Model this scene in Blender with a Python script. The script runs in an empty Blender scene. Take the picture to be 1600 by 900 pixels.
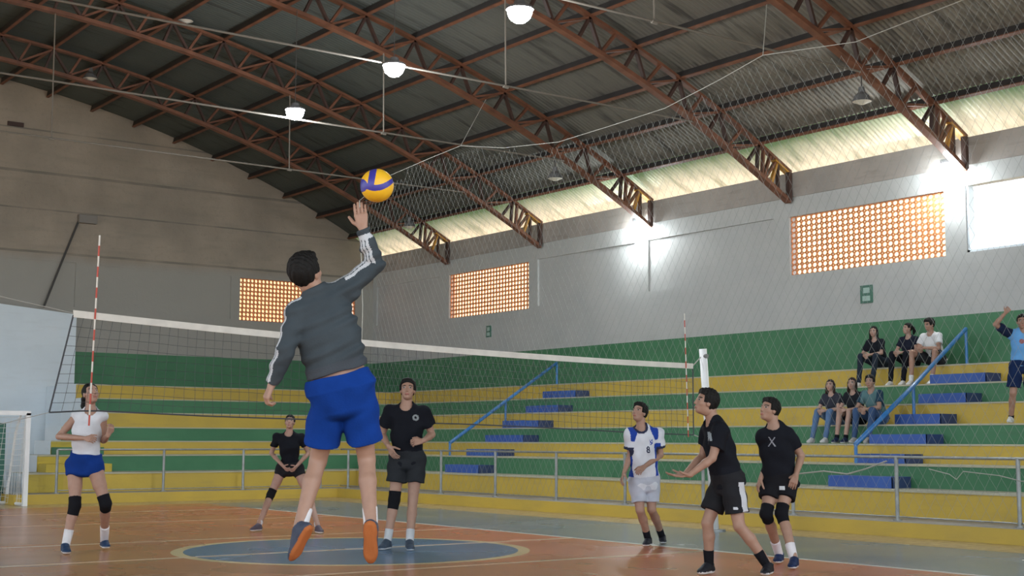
import bpy, math, random
import numpy as np
from mathutils import Vector, Matrix
random.seed(7); np.random.seed(7)
sc = bpy.context.scene
COL = sc.collection

# ------------------------------------------------------------------ camera
CAM_H = 1.2; F_PX = 2156.0
TH = math.radians(36.4); PITCH = math.atan(238/2156.0); ROLL = math.radians(0.18)
_z = np.array([0,0,1.0])
_f0 = np.array([math.sin(TH), math.cos(TH), 0]); _r0 = np.array([math.cos(TH), -math.sin(TH), 0])
FW = math.cos(PITCH)*_f0 + math.sin(PITCH)*_z; _u0 = -math.sin(PITCH)*_f0 + math.cos(PITCH)*_z
RT = math.cos(ROLL)*_r0 + math.sin(ROLL)*_u0; UP = -math.sin(ROLL)*_r0 + math.cos(ROLL)*_u0
CAM = np.array([0,0,CAM_H])
cd = bpy.data.cameras.new('camera'); cam = bpy.data.objects.new('camera', cd); COL.objects.link(cam)
cd.sensor_width = 36.0; cd.sensor_fit = 'HORIZONTAL'; cd.lens = 36.0*F_PX/1600.0; cd.clip_end = 400
m = Matrix(((RT[0],UP[0],-FW[0],0),(RT[1],UP[1],-FW[1],0),(RT[2],UP[2],-FW[2],CAM_H),(0,0,0,1)))
cam.matrix_world = m
sc.camera = cam
def dep(x, y, D):            # a photo measurement turned into a place D metres ahead
    return CAM + (FW*F_PX + RT*(x-800) + UP*(450-y))*D/F_PX
def onZ(x, y, Z=0.0):
    r = FW*F_PX + RT*(x-800) + UP*(450-y); return CAM + r*(Z-CAM_H)/r[2]

# ------------------------------------------------------------------ world, sun, exposure
sc.view_settings.view_transform = 'Standard'; sc.view_settings.look = 'None'
sc.view_settings.gamma = 1.0; sc.view_settings.use_curve_mapping = False
sc.view_settings.exposure = 1.5
W = bpy.data.worlds.new('world'); sc.world = W; W.use_nodes = True
bg = W.node_tree.nodes['Background']; bg.inputs['Color'].default_value = (0.80,0.90,1.0,1); bg.inputs['Strength'].default_value = 1.15
sun = bpy.data.lights.new('sun','SUN'); sun.energy = 6.0; sun.angle = math.radians(3); sun.color=(1.0,0.93,0.82)
so = bpy.data.objects.new('sun', sun); COL.objects.link(so)
so.rotation_euler = Vector((-0.45,0.12,1.0)).to_track_quat('Z','Y').to_euler(); so.location=(-30,0,40)

# ------------------------------------------------------------------ helpers
def tag(o, label=None, cat=None, group=None, kind=None):
    if label: o['label'] = label
    if cat: o['category'] = cat
    if group: o['group'] = group
    if kind: o['kind'] = kind
    return o
def empty(name, loc=(0,0,0), **k):
    o = bpy.data.objects.new(name, None); COL.objects.link(o); o.location = loc; o.empty_display_size = .2
    return tag(o, **k)
def setparent(o, p):
    if p is None: return
    bpy_loc = Vector(p.location)
    o.parent = p
    # parents are only ever translated: keep the child where it stands
    par = p; tot = Vector((0,0,0))
    while par is not None: tot += Vector(par.location); par = par.parent
    o.location = -tot + o.location
class MB:
    def __init__(s): s.v=[]; s.f=[]; s.m=[]
    def add(s, vs, fs, mi=0):
        b=len(s.v); s.v += [tuple(map(float,v)) for v in vs]; s.f += [tuple(b+i for i in f) for f in fs]; s.m += [mi]*len(fs)
    def box(s, x0,x1,y0,y1,z0,z1, mi=0):
        s.add([(x0,y0,z0),(x1,y0,z0),(x1,y1,z0),(x0,y1,z0),(x0,y0,z1),(x1,y0,z1),(x1,y1,z1),(x0,y1,z1)],
              [(0,3,2,1),(4,5,6,7),(0,1,5,4),(1,2,6,5),(2,3,7,6),(3,0,4,7)], mi)
    def bar(s, a, b, w, h, side=(0,1,0), mi=0):
        a=np.array(a,float); b=np.array(b,float); d=b-a; d/=max(np.linalg.norm(d),1e-9)
        sd=np.array(side,float); sd=sd-d*(sd@d); sd/=np.linalg.norm(sd); n=np.cross(d,sd)
        vs=[]
        for p in (a,b):
            for i,j in ((-1,-1),(1,-1),(1,1),(-1,1)): vs.append(p+sd*w/2*i+n*h/2*j)
        s.add(vs,[(0,1,2,3),(7,6,5,4),(0,4,5,1),(1,5,6,2),(2,6,7,3),(3,7,4,0)],mi)
    def tube(s, pts, r, n=8, mi=0, cap=True):
        pts=[np.array(p,float) for p in pts]
        rs = r if hasattr(r,'__len__') else [r]*len(pts)
        prev=None; vs=[]; N=len(pts)
        for i,p in enumerate(pts):
            d=pts[min(i+1,N-1)]-pts[max(i-1,0)]; d/=max(np.linalg.norm(d),1e-9)
            if prev is None:
                ref=np.array([0,0,1.0]) if abs(d[2])<.9 else np.array([1.0,0,0]); u=np.cross(d,ref)
            else: u=prev-d*(prev@d)
            u/=np.linalg.norm(u); prev=u; w=np.cross(d,u)
            for k in range(n):
                a=2*math.pi*k/n; vs.append(p+(u*math.cos(a)+w*math.sin(a))*rs[i])
        fs=[]
        for i in range(N-1):
            for k in range(n):
                k2=(k+1)%n; fs.append((i*n+k,(i+1)*n+k,(i+1)*n+k2,i*n+k2))
        if cap: fs.append(tuple(range(n))); fs.append(tuple((N-1)*n+n-1-k for k in range(n)))
        s.add(vs,fs,mi)
    def lathe(s, prof, c=(0,0,0), n=24, mi=0):      # prof: (r,z) list around the vertical through c
        vs=[];N=len(prof)
        for r,z in prof:
            for k in range(n):
                a=2*math.pi*k/n; vs.append((c[0]+r*math.cos(a),c[1]+r*math.sin(a),c[2]+z))
        fs=[(i*n+k,i*n+(k+1)%n,(i+1)*n+(k+1)%n,(i+1)*n+k) for i in range(N-1) for k in range(n)]
        s.add(vs,fs,mi)
    def build(s, name, mats, parent=None, smooth=False, bevel=0, **k):
        me=bpy.data.meshes.new(name); me.from_pydata(s.v,[],s.f); me.update()
        o=bpy.data.objects.new(name,me); COL.objects.link(o)
        for mt in (mats if isinstance(mats,(list,tuple)) else [mats]): me.materials.append(mt)
        me.polygons.foreach_set('material_index', s.m)
        if smooth: me.polygons.foreach_set('use_smooth',[True]*len(s.f))
        if bevel:
            b=o.modifiers.new('bevel','BEVEL'); b.width=bevel; b.segments=2; b.limit_method='ANGLE'
        # origin at the middle of its own geometry's base
        co=np.array(s.v); c=np.array([(co[:,0].min()+co[:,0].max())/2,(co[:,1].min()+co[:,1].max())/2,co[:,2].min()])
        me.transform(Matrix.Translation(-Vector(c))); o.location=Vector(c)
        setparent(o,parent); return tag(o,**k)

def mat(name, col, rough=.6, metal=0, emit=None, es=0, noise=0, nscale=3, bump=0, bscale=40, spec=.5, alpha=None, stretch=None):
    M=bpy.data.materials.new(name); M.use_nodes=True; nt=M.node_tree; b=nt.nodes['Principled BSDF']
    b.inputs['Base Color'].default_value=(*col,1); b.inputs['Roughness'].default_value=rough; b.inputs['Metallic'].default_value=metal
    b.inputs['Specular IOR Level'].default_value=spec
    if emit: b.inputs['Emission Color'].default_value=(*emit,1); b.inputs['Emission Strength'].default_value=es
    geo=None
    if noise or bump:
        geo=nt.nodes.new('ShaderNodeNewGeometry'); mp=nt.nodes.new('ShaderNodeMapping'); nt.links.new(geo.outputs['Position'],mp.inputs['Vector'])
        if stretch: mp.inputs['Scale'].default_value=stretch
    if noise:
        n=nt.nodes.new('ShaderNodeTexNoise'); n.inputs['Scale'].default_value=nscale; n.inputs['Detail'].default_value=6
        nt.links.new(mp.outputs['Vector'],n.inputs['Vector'])
        r=nt.nodes.new('ShaderNodeMapRange'); r.inputs['From Min'].default_value=.3; r.inputs['From Max'].default_value=.7
        r.inputs['To Min'].default_value=1-noise; r.inputs['To Max'].default_value=1+noise*.6
        nt.links.new(n.outputs['Fac'],r.inputs['Value'])
        v=nt.nodes.new('ShaderNodeVectorMath'); v.operation='SCALE'; v.inputs[0].default_value=col
        nt.links.new(r.outputs['Result'],v.inputs['Scale']); nt.links.new(v.outputs['Vector'],b.inputs['Base Color'])
    if bump:
        n2=nt.nodes.new('ShaderNodeTexNoise'); n2.inputs['Scale'].default_value=bscale; n2.inputs['Detail'].default_value=4
        nt.links.new(mp.outputs['Vector'],n2.inputs['Vector'])
        bp=nt.nodes.new('ShaderNodeBump'); bp.inputs['Strength'].default_value=bump; bp.inputs['Distance'].default_value=.02
        nt.links.new(n2.outputs['Fac'],bp.inputs['Height']); nt.links.new(bp.outputs['Normal'],b.inputs['Normal'])
    return M
class NT:                     # tiny node-math builder
    def __init__(s,M): s.nt=M.node_tree; s.b=s.nt.nodes['Principled BSDF']
    def n(s,t,**k):
        x=s.nt.nodes.new(t)
        for a,v in k.items(): setattr(x,a,v)
        return x
    def math(s,op,a,b=None,c=None):
        x=s.nt.nodes.new('ShaderNodeMath'); x.operation=op
        for i,q in enumerate((a,b,c)):
            if q is None: continue
            if isinstance(q,(int,float)): x.inputs[i].default_value=q
            else: s.nt.links.new(q,x.inputs[i])
        return x.outputs[0]
    def mix(s,f,a,b):
        x=s.nt.nodes.new('ShaderNodeMix'); x.data_type='RGBA'
        s.put(f,x.inputs[0]); s.put(a,x.inputs[6]); s.put(b,x.inputs[7]); return x.outputs[2]
    def put(s,q,i):
        if isinstance(q,(int,float)): i.default_value=q
        elif isinstance(q,tuple): i.default_value=(*q,1) if len(q)==3 else q
        else: s.nt.links.new(q,i)
    def xyz(s):
        g=s.n('ShaderNodeNewGeometry'); p=s.n('ShaderNodeSeparateXYZ'); s.nt.links.new(g.outputs['Position'],p.inputs[0]); s.pos=g.outputs['Position']; return p.outputs
    def noise(s,scale,detail=5,stretch=None,rough=.5):
        n=s.n('ShaderNodeTexNoise'); n.inputs['Scale'].default_value=scale; n.inputs['Detail'].default_value=detail; n.inputs['Roughness'].default_value=rough
        if stretch:
            mp=s.n('ShaderNodeMapping'); mp.inputs['Scale'].default_value=stretch; s.nt.links.new(s.pos,mp.inputs['Vector']); s.nt.links.new(mp.outputs['Vector'],n.inputs['Vector'])
        else: s.nt.links.new(s.pos,n.inputs['Vector'])
        return n.outputs['Fac']
    def rng(s,v,a,b,c,d):
        x=s.n('ShaderNodeMapRange'); s.put(v,x.inputs[0])
        for i,q in enumerate((a,b,c,d)): x.inputs[i+1].default_value=q
        return x.outputs[0]

# ------------------------------------------------------------------ materials of the hall
M={}
def floor_mat():
    m_=mat('court_paint',(.4,.2,.1),rough=.22,spec=.35); t=NT(m_); x,y,z=t.xyz()
    big=t.noise(.35,3); fine=t.noise(9,6); st=t.noise(.9,4,(1,.5,1))
    org=t.mix(t.rng(big,.35,.65,0,1),(.48,.155,.052),(.42,.135,.05))
    org=t.mix(t.rng(x,4.0,11.5,0,1),(.42,.185,.065),(.55,.155,.08))
    org=t.mix(t.math('MULTIPLY',t.rng(st,.4,.7,0,1),.35),org,(.22,.10,.055))
    blue=t.mix(t.rng(st,.35,.65,0,1),(.12,.17,.20),(.20,.23,.235))
    c=t.mix(t.math('GREATER_THAN',x,10.92),org,blue)
    tan=t.mix(t.rng(fine,.4,.6,0,1),(.48,.36,.18),(.40,.29,.15))
    c=t.mix(t.math('GREATER_THAN',x,13.45),c,tan)
    c=t.mix(t.math('GREATER_THAN',y,24.6),c,tan)
    dx=t.math('SUBTRACT',x,7.72); dy=t.math('SUBTRACT',y,13.4)
    d=t.math('SQRT',t.math('ADD',t.math('MULTIPLY',dx,dx),t.math('MULTIPLY',dy,dy)))
    cb=t.mix(t.rng(st,.35,.65,0,1),(.040,.125,.235),(.06,.155,.28))
    c=t.mix(t.math('LESS_THAN',d,1.88),c,cb)
    cream=(.60,.47,.25); pale=(.66,.48,.33); white=(.62,.60,.56)
    def band(v,a,w): return t.math('LESS_THAN',t.math('ABSOLUTE',t.math('SUBTRACT',v,a)),w/2)
    c=t.mix(band(d,1.88,.13),c,cream)
    inside=t.math('LESS_THAN',x,10.92)
    for yy,w in ((13.5,.11),(11.12,.10),(15.8,.10),(19.5,.08)):
        c=t.mix(t.math('MULTIPLY',band(y,yy,w),inside),c,pale)
    c=t.mix(t.math('MULTIPLY',band(x,10.92,.10),t.math('LESS_THAN',y,22.4)),c,white)
    c=t.mix(t.math('MULTIPLY',band(y,22.4,.10),inside),c,pale)
    t.put(c,t.b.inputs['Base Color'])
    r=t.rng(big,.3,.7,.20,.30); t.put(r,t.b.inputs['Roughness'])
    return m_
def painted(name, a, b_, rough=.6, dirt=(.2,.18,.15), dirtamt=.35):
    m_=mat(name,a,rough=rough); t=NT(m_); x,y,z=t.xyz()
    n1=t.noise(1.2,6); n2=t.noise(14,5); n3=t.noise(4,6,(.35,.35,2.2))
    c=t.mix(t.rng(n1,.35,.65,0,1),a,b_)
    c=t.mix(t.math('MULTIPLY',t.rng(n3,.55,.8,0,1),dirtamt),c,dirt)
    c=t.mix(t.math('MULTIPLY',t.rng(n2,.6,.8,0,1),dirtamt*.6),c,dirt)
    t.put(c,t.b.inputs['Base Color']); 
    bp=t.n('ShaderNodeBump'); bp.inputs['Strength'].default_value=.25; bp.inputs['Distance'].default_value=.01
    t.put(n2,bp.inputs['Height']); t.nt.links.new(bp.outputs['Normal'],t.b.inputs['Normal'])
    return m_
M['floor']=floor_mat()
M['yellow']=painted('yellow_paint',(.54,.37,.050),(.47,.33,.055),dirt=(.33,.24,.08))
M['yellow_dirty']=painted('worn_yellow_paint',(.50,.37,.035),(.42,.31,.04),dirt=(.18,.14,.05),dirtamt=.6)
M['green']=painted('green_paint',(.040,.155,.070),(.055,.185,.085),dirt=(.05,.10,.06))
M['edge']=painted('worn_edge',(.46,.43,.30),(.38,.36,.27),dirt=(.2,.19,.15))
M['walk']=painted('walkway_concrete',(.36,.33,.28),(.27,.25,.21))
M['blue']=painted('blue_paint',(.030,.085,.33),(.04,.11,.38),dirt=(.03,.06,.2))
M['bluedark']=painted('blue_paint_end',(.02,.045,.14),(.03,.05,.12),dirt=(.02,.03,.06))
M['white']=painted('white_wall_paint',(.44,.44,.425),(.40,.405,.395),dirt=(.36,.35,.33),dirtamt=.3)
M['bluewhite']=painted('white_paint_daylight_tint',(.70,.77,.82),(.66,.73,.78),dirt=(.5,.52,.52),dirtamt=.2)  # white wall paint with the bluish daylight put into its colour
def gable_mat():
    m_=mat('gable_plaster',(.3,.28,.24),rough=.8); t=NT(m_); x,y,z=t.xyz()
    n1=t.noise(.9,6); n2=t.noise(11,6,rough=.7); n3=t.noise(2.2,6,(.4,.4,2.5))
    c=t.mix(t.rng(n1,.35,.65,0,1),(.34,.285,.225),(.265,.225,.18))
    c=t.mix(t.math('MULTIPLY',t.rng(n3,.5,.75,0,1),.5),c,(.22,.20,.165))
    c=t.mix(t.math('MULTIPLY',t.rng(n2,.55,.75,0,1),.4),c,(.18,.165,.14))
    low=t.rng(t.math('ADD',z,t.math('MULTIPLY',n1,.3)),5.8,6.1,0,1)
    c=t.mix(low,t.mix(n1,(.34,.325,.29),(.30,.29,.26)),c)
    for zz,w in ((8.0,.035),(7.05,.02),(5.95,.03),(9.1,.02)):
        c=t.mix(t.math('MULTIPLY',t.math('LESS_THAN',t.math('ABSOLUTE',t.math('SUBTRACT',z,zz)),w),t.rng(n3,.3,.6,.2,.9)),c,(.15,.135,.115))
    t.put(c,t.b.inputs['Base Color'])
    bp=t.n('ShaderNodeBump'); bp.inputs['Strength'].default_value=.5; bp.inputs['Distance'].default_value=.02
    t.put(n2,bp.inputs['Height']); t.nt.links.new(bp.outputs['Normal'],t.b.inputs['Normal'])
    return m_
M['gable']=gable_mat()
M['beam']=painted('bare_concrete',(.34,.30,.27),(.27,.245,.225),rough=.85,dirt=(.17,.15,.13),dirtamt=.6)
M['purlinface']=mat('purlin_web_steel',(.020,.017,.016),rough=.7,noise=.3,nscale=5)
M['rust']=mat('rust_primer_steel',(.15,.056,.028),rough=.55,noise=.35,nscale=4)
M['rustdark']=mat('dark_primer_steel',(.05,.022,.015),rough=.6,noise=.3,nscale=4)
M['rustyellow']=mat('yellow_primer_steel',(.45,.22,.03),rough=.5,noise=.25,nscale=6)
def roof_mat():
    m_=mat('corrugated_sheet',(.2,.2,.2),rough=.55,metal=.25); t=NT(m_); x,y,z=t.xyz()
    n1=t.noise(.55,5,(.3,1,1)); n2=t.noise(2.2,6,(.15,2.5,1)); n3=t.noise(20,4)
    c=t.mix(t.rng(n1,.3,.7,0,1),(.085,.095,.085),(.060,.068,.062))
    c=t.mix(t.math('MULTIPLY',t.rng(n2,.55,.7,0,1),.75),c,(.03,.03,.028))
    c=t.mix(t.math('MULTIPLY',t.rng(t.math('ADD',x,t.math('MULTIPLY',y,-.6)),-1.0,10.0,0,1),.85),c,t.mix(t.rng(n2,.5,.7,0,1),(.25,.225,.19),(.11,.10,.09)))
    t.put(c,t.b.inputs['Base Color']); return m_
M['roof']=roof_mat()
def clear_mat():
    m_=bpy.data.materials.new('translucent_sheet'); m_.use_nodes=True; nt=m_.node_tree; b=nt.nodes['Principled BSDF']; t=NT(m_); x,y,z=t.xyz()
    n2=t.noise(2.0,6,(.2,2.5,1)); n1=t.noise(.6,4)
    c=t.mix(t.rng(n2,.5,.72,0,1),(.80,.70,.55),(.38,.37,.26)); c=t.mix(t.rng(t.math('ADD',x,t.math('MULTIPLY',n1,.5)),20.55,21.25,1,0),c,(.12,.18,.09))  # greenish up the slope; light gathering towards the eave is put into the colour
    t.put(c,b.inputs['Base Color']); b.inputs['Roughness'].default_value=.5
    tr=nt.nodes.new('ShaderNodeBsdfTranslucent'); t.put(c,tr.inputs['Color'])
    mx=nt.nodes.new('ShaderNodeMixShader'); mx.inputs[0].default_value=.16
    nt.links.new(b.outputs[0],mx.inputs[1]); nt.links.new(tr.outputs[0],mx.inputs[2]); nt.links.new(mx.outputs[0],nt.nodes['Material Output'].inputs['Surface'])
    return m_
M['clear']=clear_mat()
M['terracotta']=mat('terracotta_block',(.68,.25,.10),rough=.8,noise=.15,nscale=8)
M['galv']=mat('galvanised_steel',(.30,.31,.30),rough=.45,metal=.5,noise=.2,nscale=9)
M['railblue']=mat('blue_rail_paint',(.035,.17,.42),rough=.28,noise=.15,nscale=6)
M['netwhite']=mat('net_tape',(.72,.68,.60),rough=.7,noise=.12,nscale=6)
M['netcord']=mat('black_net_cord',(.06,.062,.068),rough=.8)
M['safenet']=mat('grey_net_cord',(.27,.28,.26),rough=.7)
M['rope']=mat('white_rope',(.36,.35,.31),rough=.7)
M['red']=mat('red_tape',(.50,.07,.04),rough=.5)
M['postwhite']=mat('white_post_paint',(.78,.78,.76),rough=.35,noise=.06)
M['lampon']=mat('lit_led',(1,1,1),emit=(.88,.95,1.0),es=60)
M['floodon']=mat('lit_flood',(1,1,1),emit=(.90,.97,1.0),es=45)
M['lampgrey']=mat('lamp_housing',(.10,.10,.10),rough=.5)
M['lampwhite']=mat('lamp_reflector',(.62,.58,.50),rough=.4)
M['boxgrey']=mat('grey_plastic_box',(.20,.18,.16),rough=.6)
M['wire']=mat('dark_cable',(.05,.048,.045),rough=.7)
M['tie']=mat('pale_tie_rod',(.15,.13,.105),rough=.9)
M['signgreen']=mat('sign_green',(.04,.13,.09),rough=.4)
M['signpale']=mat('sign_pale',(.32,.45,.40),rough=.4)
M['doorgreen']=mat('door_green',(.03,.13,.09),rough=.5,noise=.2)
M['bagblue']=mat('blue_fabric',(.01,.05,.17),rough=.7,noise=.3,nscale=10)
M['outside']=mat('peach_backdrop',(.90,.60,.34),rough=.9)
M['ground']=mat('outer_ground',(.28,.25,.20),rough=.9,noise=.2)

# ------------------------------------------------------------------ shell
XW=20.9; YG=35.3; CX=6.35; CZ=-19.8; RT_=30.25; RB=29.6; YB=-3.0; XL=2*CX-XW
ST=dict(kind='structure')
b=MB(); b.box(XL-.3,XW+.2,YB,YG+.2,-.25,0); b.build('floor',M['floor'],**ST)
def zarc(x,R): return math.sqrt(R*R-(x-CX)**2)+CZ
def slab_holes(mb, axis, p0, p1, u0,u1,z0,z1, holes, mi=0):
    us=sorted({u0,u1,*[h[0] for h in holes],*[h[1] for h in holes]}); zs=sorted({z0,z1,*[h[2] for h in holes],*[h[3] for h in holes]})
    for i in range(len(us)-1):
        for j in range(len(zs)-1):
            uc=(us[i]+us[i+1])/2; zc=(zs[j]+zs[j+1])/2
            if any(h[0]<uc<h[1] and h[2]<zc<h[3] for h in holes): continue
            if axis=='X': mb.box(p0,p1,us[i],us[i+1],zs[j],zs[j+1],mi)
            else: mb.box(us[i],us[i+1],p0,p1,zs[j],zs[j+1],mi)
# right wall: openings for the block windows and the open bay
W1=(15.19,18.90,4.52,5.71); W2=(27.64,31.25,4.50,5.70); W3=(9.6,14.74,4.54,5.74)
PAN=[(19.32,23.15,4.56,5.73),(23.57,27.27,4.54,5.72),(31.75,35.1,4.56,5.70)]
b=MB()
slab_holes(b,'X',XW,XW+.05,YB,YG,3.44,6.10,[W1,W2,W3]+PAN)
slab_holes(b,'X',XW+.05,XW+.2,YB,YG,3.44,6.10,[W1,W2,W3])
b.box(XW,XW+.2,YB,YG,0,3.44,1)
b.box(XW-.03,XW+.2,YB,YG,6.10,6.60,2)
b.build('wall_right',[M['white'],M['green'],M['beam']],**ST)
b=MB(); b.box(XL-.2,XL,YB,YG,0,1.4); b.build('wall_left_light_block',M['bluewhite'],**ST)  # unseen low wall, added to trim the light reaching the far gable
# gable wall following the roof arc
WG=(16.6,20.3,4.50,5.69); PG=[(12.5,16.33,4.52,5.71),(6.0,11.97,4.59,5.74)]
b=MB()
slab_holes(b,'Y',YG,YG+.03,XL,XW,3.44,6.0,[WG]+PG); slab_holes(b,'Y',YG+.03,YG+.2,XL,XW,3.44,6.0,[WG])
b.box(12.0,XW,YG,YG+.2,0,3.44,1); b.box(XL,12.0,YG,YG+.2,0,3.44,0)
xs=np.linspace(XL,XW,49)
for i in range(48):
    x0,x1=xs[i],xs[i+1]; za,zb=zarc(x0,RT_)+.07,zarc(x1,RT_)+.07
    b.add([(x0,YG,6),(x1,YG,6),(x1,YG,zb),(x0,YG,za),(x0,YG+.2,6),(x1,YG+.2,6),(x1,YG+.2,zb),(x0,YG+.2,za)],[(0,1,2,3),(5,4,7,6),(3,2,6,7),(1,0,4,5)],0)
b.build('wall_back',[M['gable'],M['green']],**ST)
# low pale partition standing just in front of the gable, left of the stands
b=MB(); b.add([(XL,YG-.12,0),(12.0,YG-.12,0),(12.0,YG-.12,4.39),(10.0,YG-.12,4.56),(XL,YG-.12,4.7),(XL,YG,0),(12.0,YG,0),(12.0,YG,4.39),(10.0,YG,4.56),(XL,YG,4.7)],
  [(0,1,2,3,4),(1,6,7,2),(2,7,8,3),(3,8,9,4)]); b.build('wall_left_of_stands',M['bluewhite'],**ST)
# corrugated roof, wavy along the hall, with a translucent row of sheets above the eaves
def corr(x0,x1,nx,name,mt,lift=0):
    P=.105; ys=np.arange(YB-.5,YG+.5,P/6); xs=np.linspace(x0,x1,nx+1); V=[];Fc=[]
    for x in xs:
        nx_=(x-CX)/RT_; nz=math.sqrt(1-nx_**2)
        for y in ys:
            a=.018*math.sin(2*math.pi*y/P)+.085+lift
            V.append((x+nx_*a,y,zarc(x,RT_)+nz*a))
    n=len(ys)
    Fc=[(i*n+k,i*n+k+1,(i+1)*n+k+1,(i+1)*n+k) for i in range(len(xs)-1) for k in range(n-1)]
    b=MB(); b.add(V,Fc); return b.build(name,mt,smooth=True,**ST)
XT=20.04
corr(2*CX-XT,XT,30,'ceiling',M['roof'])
corr(XT-.05,XW+.75,3,'ceiling.001',M['clear'],.02)
# terracotta block windows: square blocks pierced by round holes
def cobogo(name, axis, p, u0,u1,z0,z1, dep_=.09, pu=.1165, pz=.1165):
    nu=round((u1-u0)/pu); nz=round((z1-z0)/pz); cu=(u1-u0)/nu; cz=(z1-z0)/nz; b=MB(); K=16
    def P(u,z,q): return (q,u,z) if axis=='X' else (u,q,z)
    sq=[]
    for k in range(K):
        a=2*math.pi*(k+.5)/K; c,s=math.cos(a),math.sin(a); mx=max(abs(c),abs(s)); sq.append((c/mx*.5,s/mx*.5,c,s))
    for i in range(nu):
        for j in range(nz):
            uc=u0+cu*(i+.5); zc=z0+cz*(j+.5); vs=[]
            for q in (p,p+dep_):
                vs+= [P(uc+a*cu,zc+d*cz,q) for a,d,_,_ in sq]+[P(uc+c*cu*.385,zc+s*cz*.385,q) for _,_,c,s in sq]
            fs=[]
            for k in range(K):
                k2=(k+1)%K
                fs.append((k,k2,K+k2,K+k)); fs.append((K+k,K+k2,3*K+k2,3*K+k)); fs.append((2*K+k2,2*K+k,3*K+k,3*K+k2))
            b.add(vs,fs)
    return b.build(name,M['terracotta'],**ST)
cobogo('window_1','X',XW+.05,W1[0],W1[1],W1[2],W1[3],.025,.1325,.108)
cobogo('window_2','X',XW+.05,W2[0],W2[1],W2[2],W2[3],.025,.1325,.108)
cobogo('window_3','Y',YG+.05,WG[0],WG[1],WG[2],WG[3],.05)
# frame of the open bay
b=MB(); 
for y in (W3[1]-.05,W3[0]): b.box(XW+.02,XW+.18,y,y+.05,W3[2],W3[3])
b.box(XW+.02,XW+.18,W3[0],W3[1],W3[2],W3[2]+.04); b.build('window_4',M['bluewhite'],**ST)
# what the holes look out on: peach wall added so they glow warm in the sun, then outer ground
b=MB(); b.box(27,27.4,19.3,46,0,9.5); b.box(10,27,42,42.4,0,8.6); b.build('wall_backdrop',M['outside'],**ST)
b=MB(); b.box(-60,XL-.3,-60,90,-.3,-.05); b.box(XW+.2,80,-60,90,-.3,-.05); b.box(XL-.3,XW+.2,-60,YB,-.3,-.05); b.box(XL-.3,XW+.2,YG+.2,90,-.3,-.05); b.build('ground',M['ground'],**ST)  # outer ground, added to keep light from below off the ceiling

# ------------------------------------------------------------------ stands
RX=[15.32+.8*i for i in range(7)]; RY=[26.5+1.08*i for i in range(7)]; RZ=[.552,.88,1.165,1.468,1.81,2.16,2.52]
XF=14.43; YF=25.75; ZC=.184
LX=[8.15,8.73,9.34,9.9,10.6,11.15,11.3]
b=MB(); b.box(XF,RX[0]-.001,YB+1,YF,0.001,ZC,0); b.box(XF,RX[0]-.013,YB+1,YF,ZC,ZC+.004,1); b.build('kerb',[M['yellow'],M['walk']],label='low yellow kerb with a grey walkway on top along the side stand',cat='kerb')
b=MB(); b.box(7.75,RX[0]-.001,YF+.002,RY[0]-.013,0.001,ZC,0); b.box(7.75,RX[0]-.013,YF+.002,RY[0]-.013,ZC,ZC+.004,1)
b.build('kerb',[M['yellow'],M['walk']],label='low yellow kerb with a grey walkway on top along the far end stand',cat='kerb')
cols=['yellow','green']
bl=empty('bleacher',(18,10,0),label='long concrete side stand painted in yellow and green tiers, spectators on it',cat='bleacher')
bg_=empty('bleacher',(14,30,0),label='concrete end stand of yellow and green tiers under the gable wall',cat='bleacher')
for i in range(7):
    mt=[M[cols[i%2]],M['edge']]; z0=ZC if i==0 else RZ[i-1]; xb=RX[i+1] if i<6 else XW-.002; yb=RY[i+1] if i<6 else YG-.125
    zb = 0.0
    b=MB(); b.box(RX[i],xb,YB+1,RY[i]-.013,zb,RZ[i]-.025,0); b.box(RX[i]-.012,xb,YB+1,RY[i]-.013,RZ[i]-.025,RZ[i],1); b.build('tier',mt,bl)
    b=MB(); b.box(LX[i],xb,RY[i],yb,zb,RZ[i]-.025,0); b.m[5]=2; b.box(LX[i],xb,RY[i]-.012,yb,RZ[i]-.025,RZ[i],1); b.m[11]=2; b.build('tier',mt+[M['bluewhite']],bg_)
# worn yellow free ends of the lower tiers of the end stand
b=MB()
for q in ((8.15,8.9,RY[0]-.006,RY[0]+.01,ZC,RZ[0]-.03),(8.73,10.0,RY[1]-.006,RY[1]+.01,RZ[0],RZ[1]-.03),(9.34,10.2,RY[2]-.006,RY[2]+.01,RZ[1],RZ[2]-.03)):
    b=MB(); b.box(*q); b.build('painted_end',M['yellow_dirty'],bg_,label='worn ochre painted end')
# stair flights: blue half steps, one against every riser
def flight(spec, label):
    e=empty('stair_flight',(RX[0],spec[0][1],0),label=label,cat='stairs')
    for i,y0,y1 in spec:
        zt=RZ[i-1]+(RZ[i]-RZ[i-1])*.48
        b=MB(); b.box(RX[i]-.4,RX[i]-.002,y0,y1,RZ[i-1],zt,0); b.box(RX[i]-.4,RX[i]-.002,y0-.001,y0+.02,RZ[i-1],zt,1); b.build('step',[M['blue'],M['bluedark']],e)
flight([(6,13.62,14.73),(5,13.44,14.37),(4,13.35,14.23),(3,13.02,14.10),(2,12.80,13.71),(1,12.41,13.56)],'blue painted steps up the near part of the side stand, below the seated spectators')
flight([(6,24.3,25.53),(5,23.92,25.13),(4,23.59,24.92),(3,23.07,24.45),(2,22.85,24.0),(1,22.4,23.6)],'blue painted steps up the side stand near the far corner')
e=empty('stair_flight',(9.5,27,0),label='yellow and green half steps at the left end of the end stand',cat='stairs')
b=MB(); b.box(8.75,10.06,RY[1]-.5,RY[1]-.008,RZ[0],RZ[0]+.16); b.build('step',M['yellow_dirty'],e)
b=MB(); b.box(9.35,10.28,RY[2]-.5,RY[2]-.008,RZ[1],RZ[1]+.15); b.build('step',M['green'],e)

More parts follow.
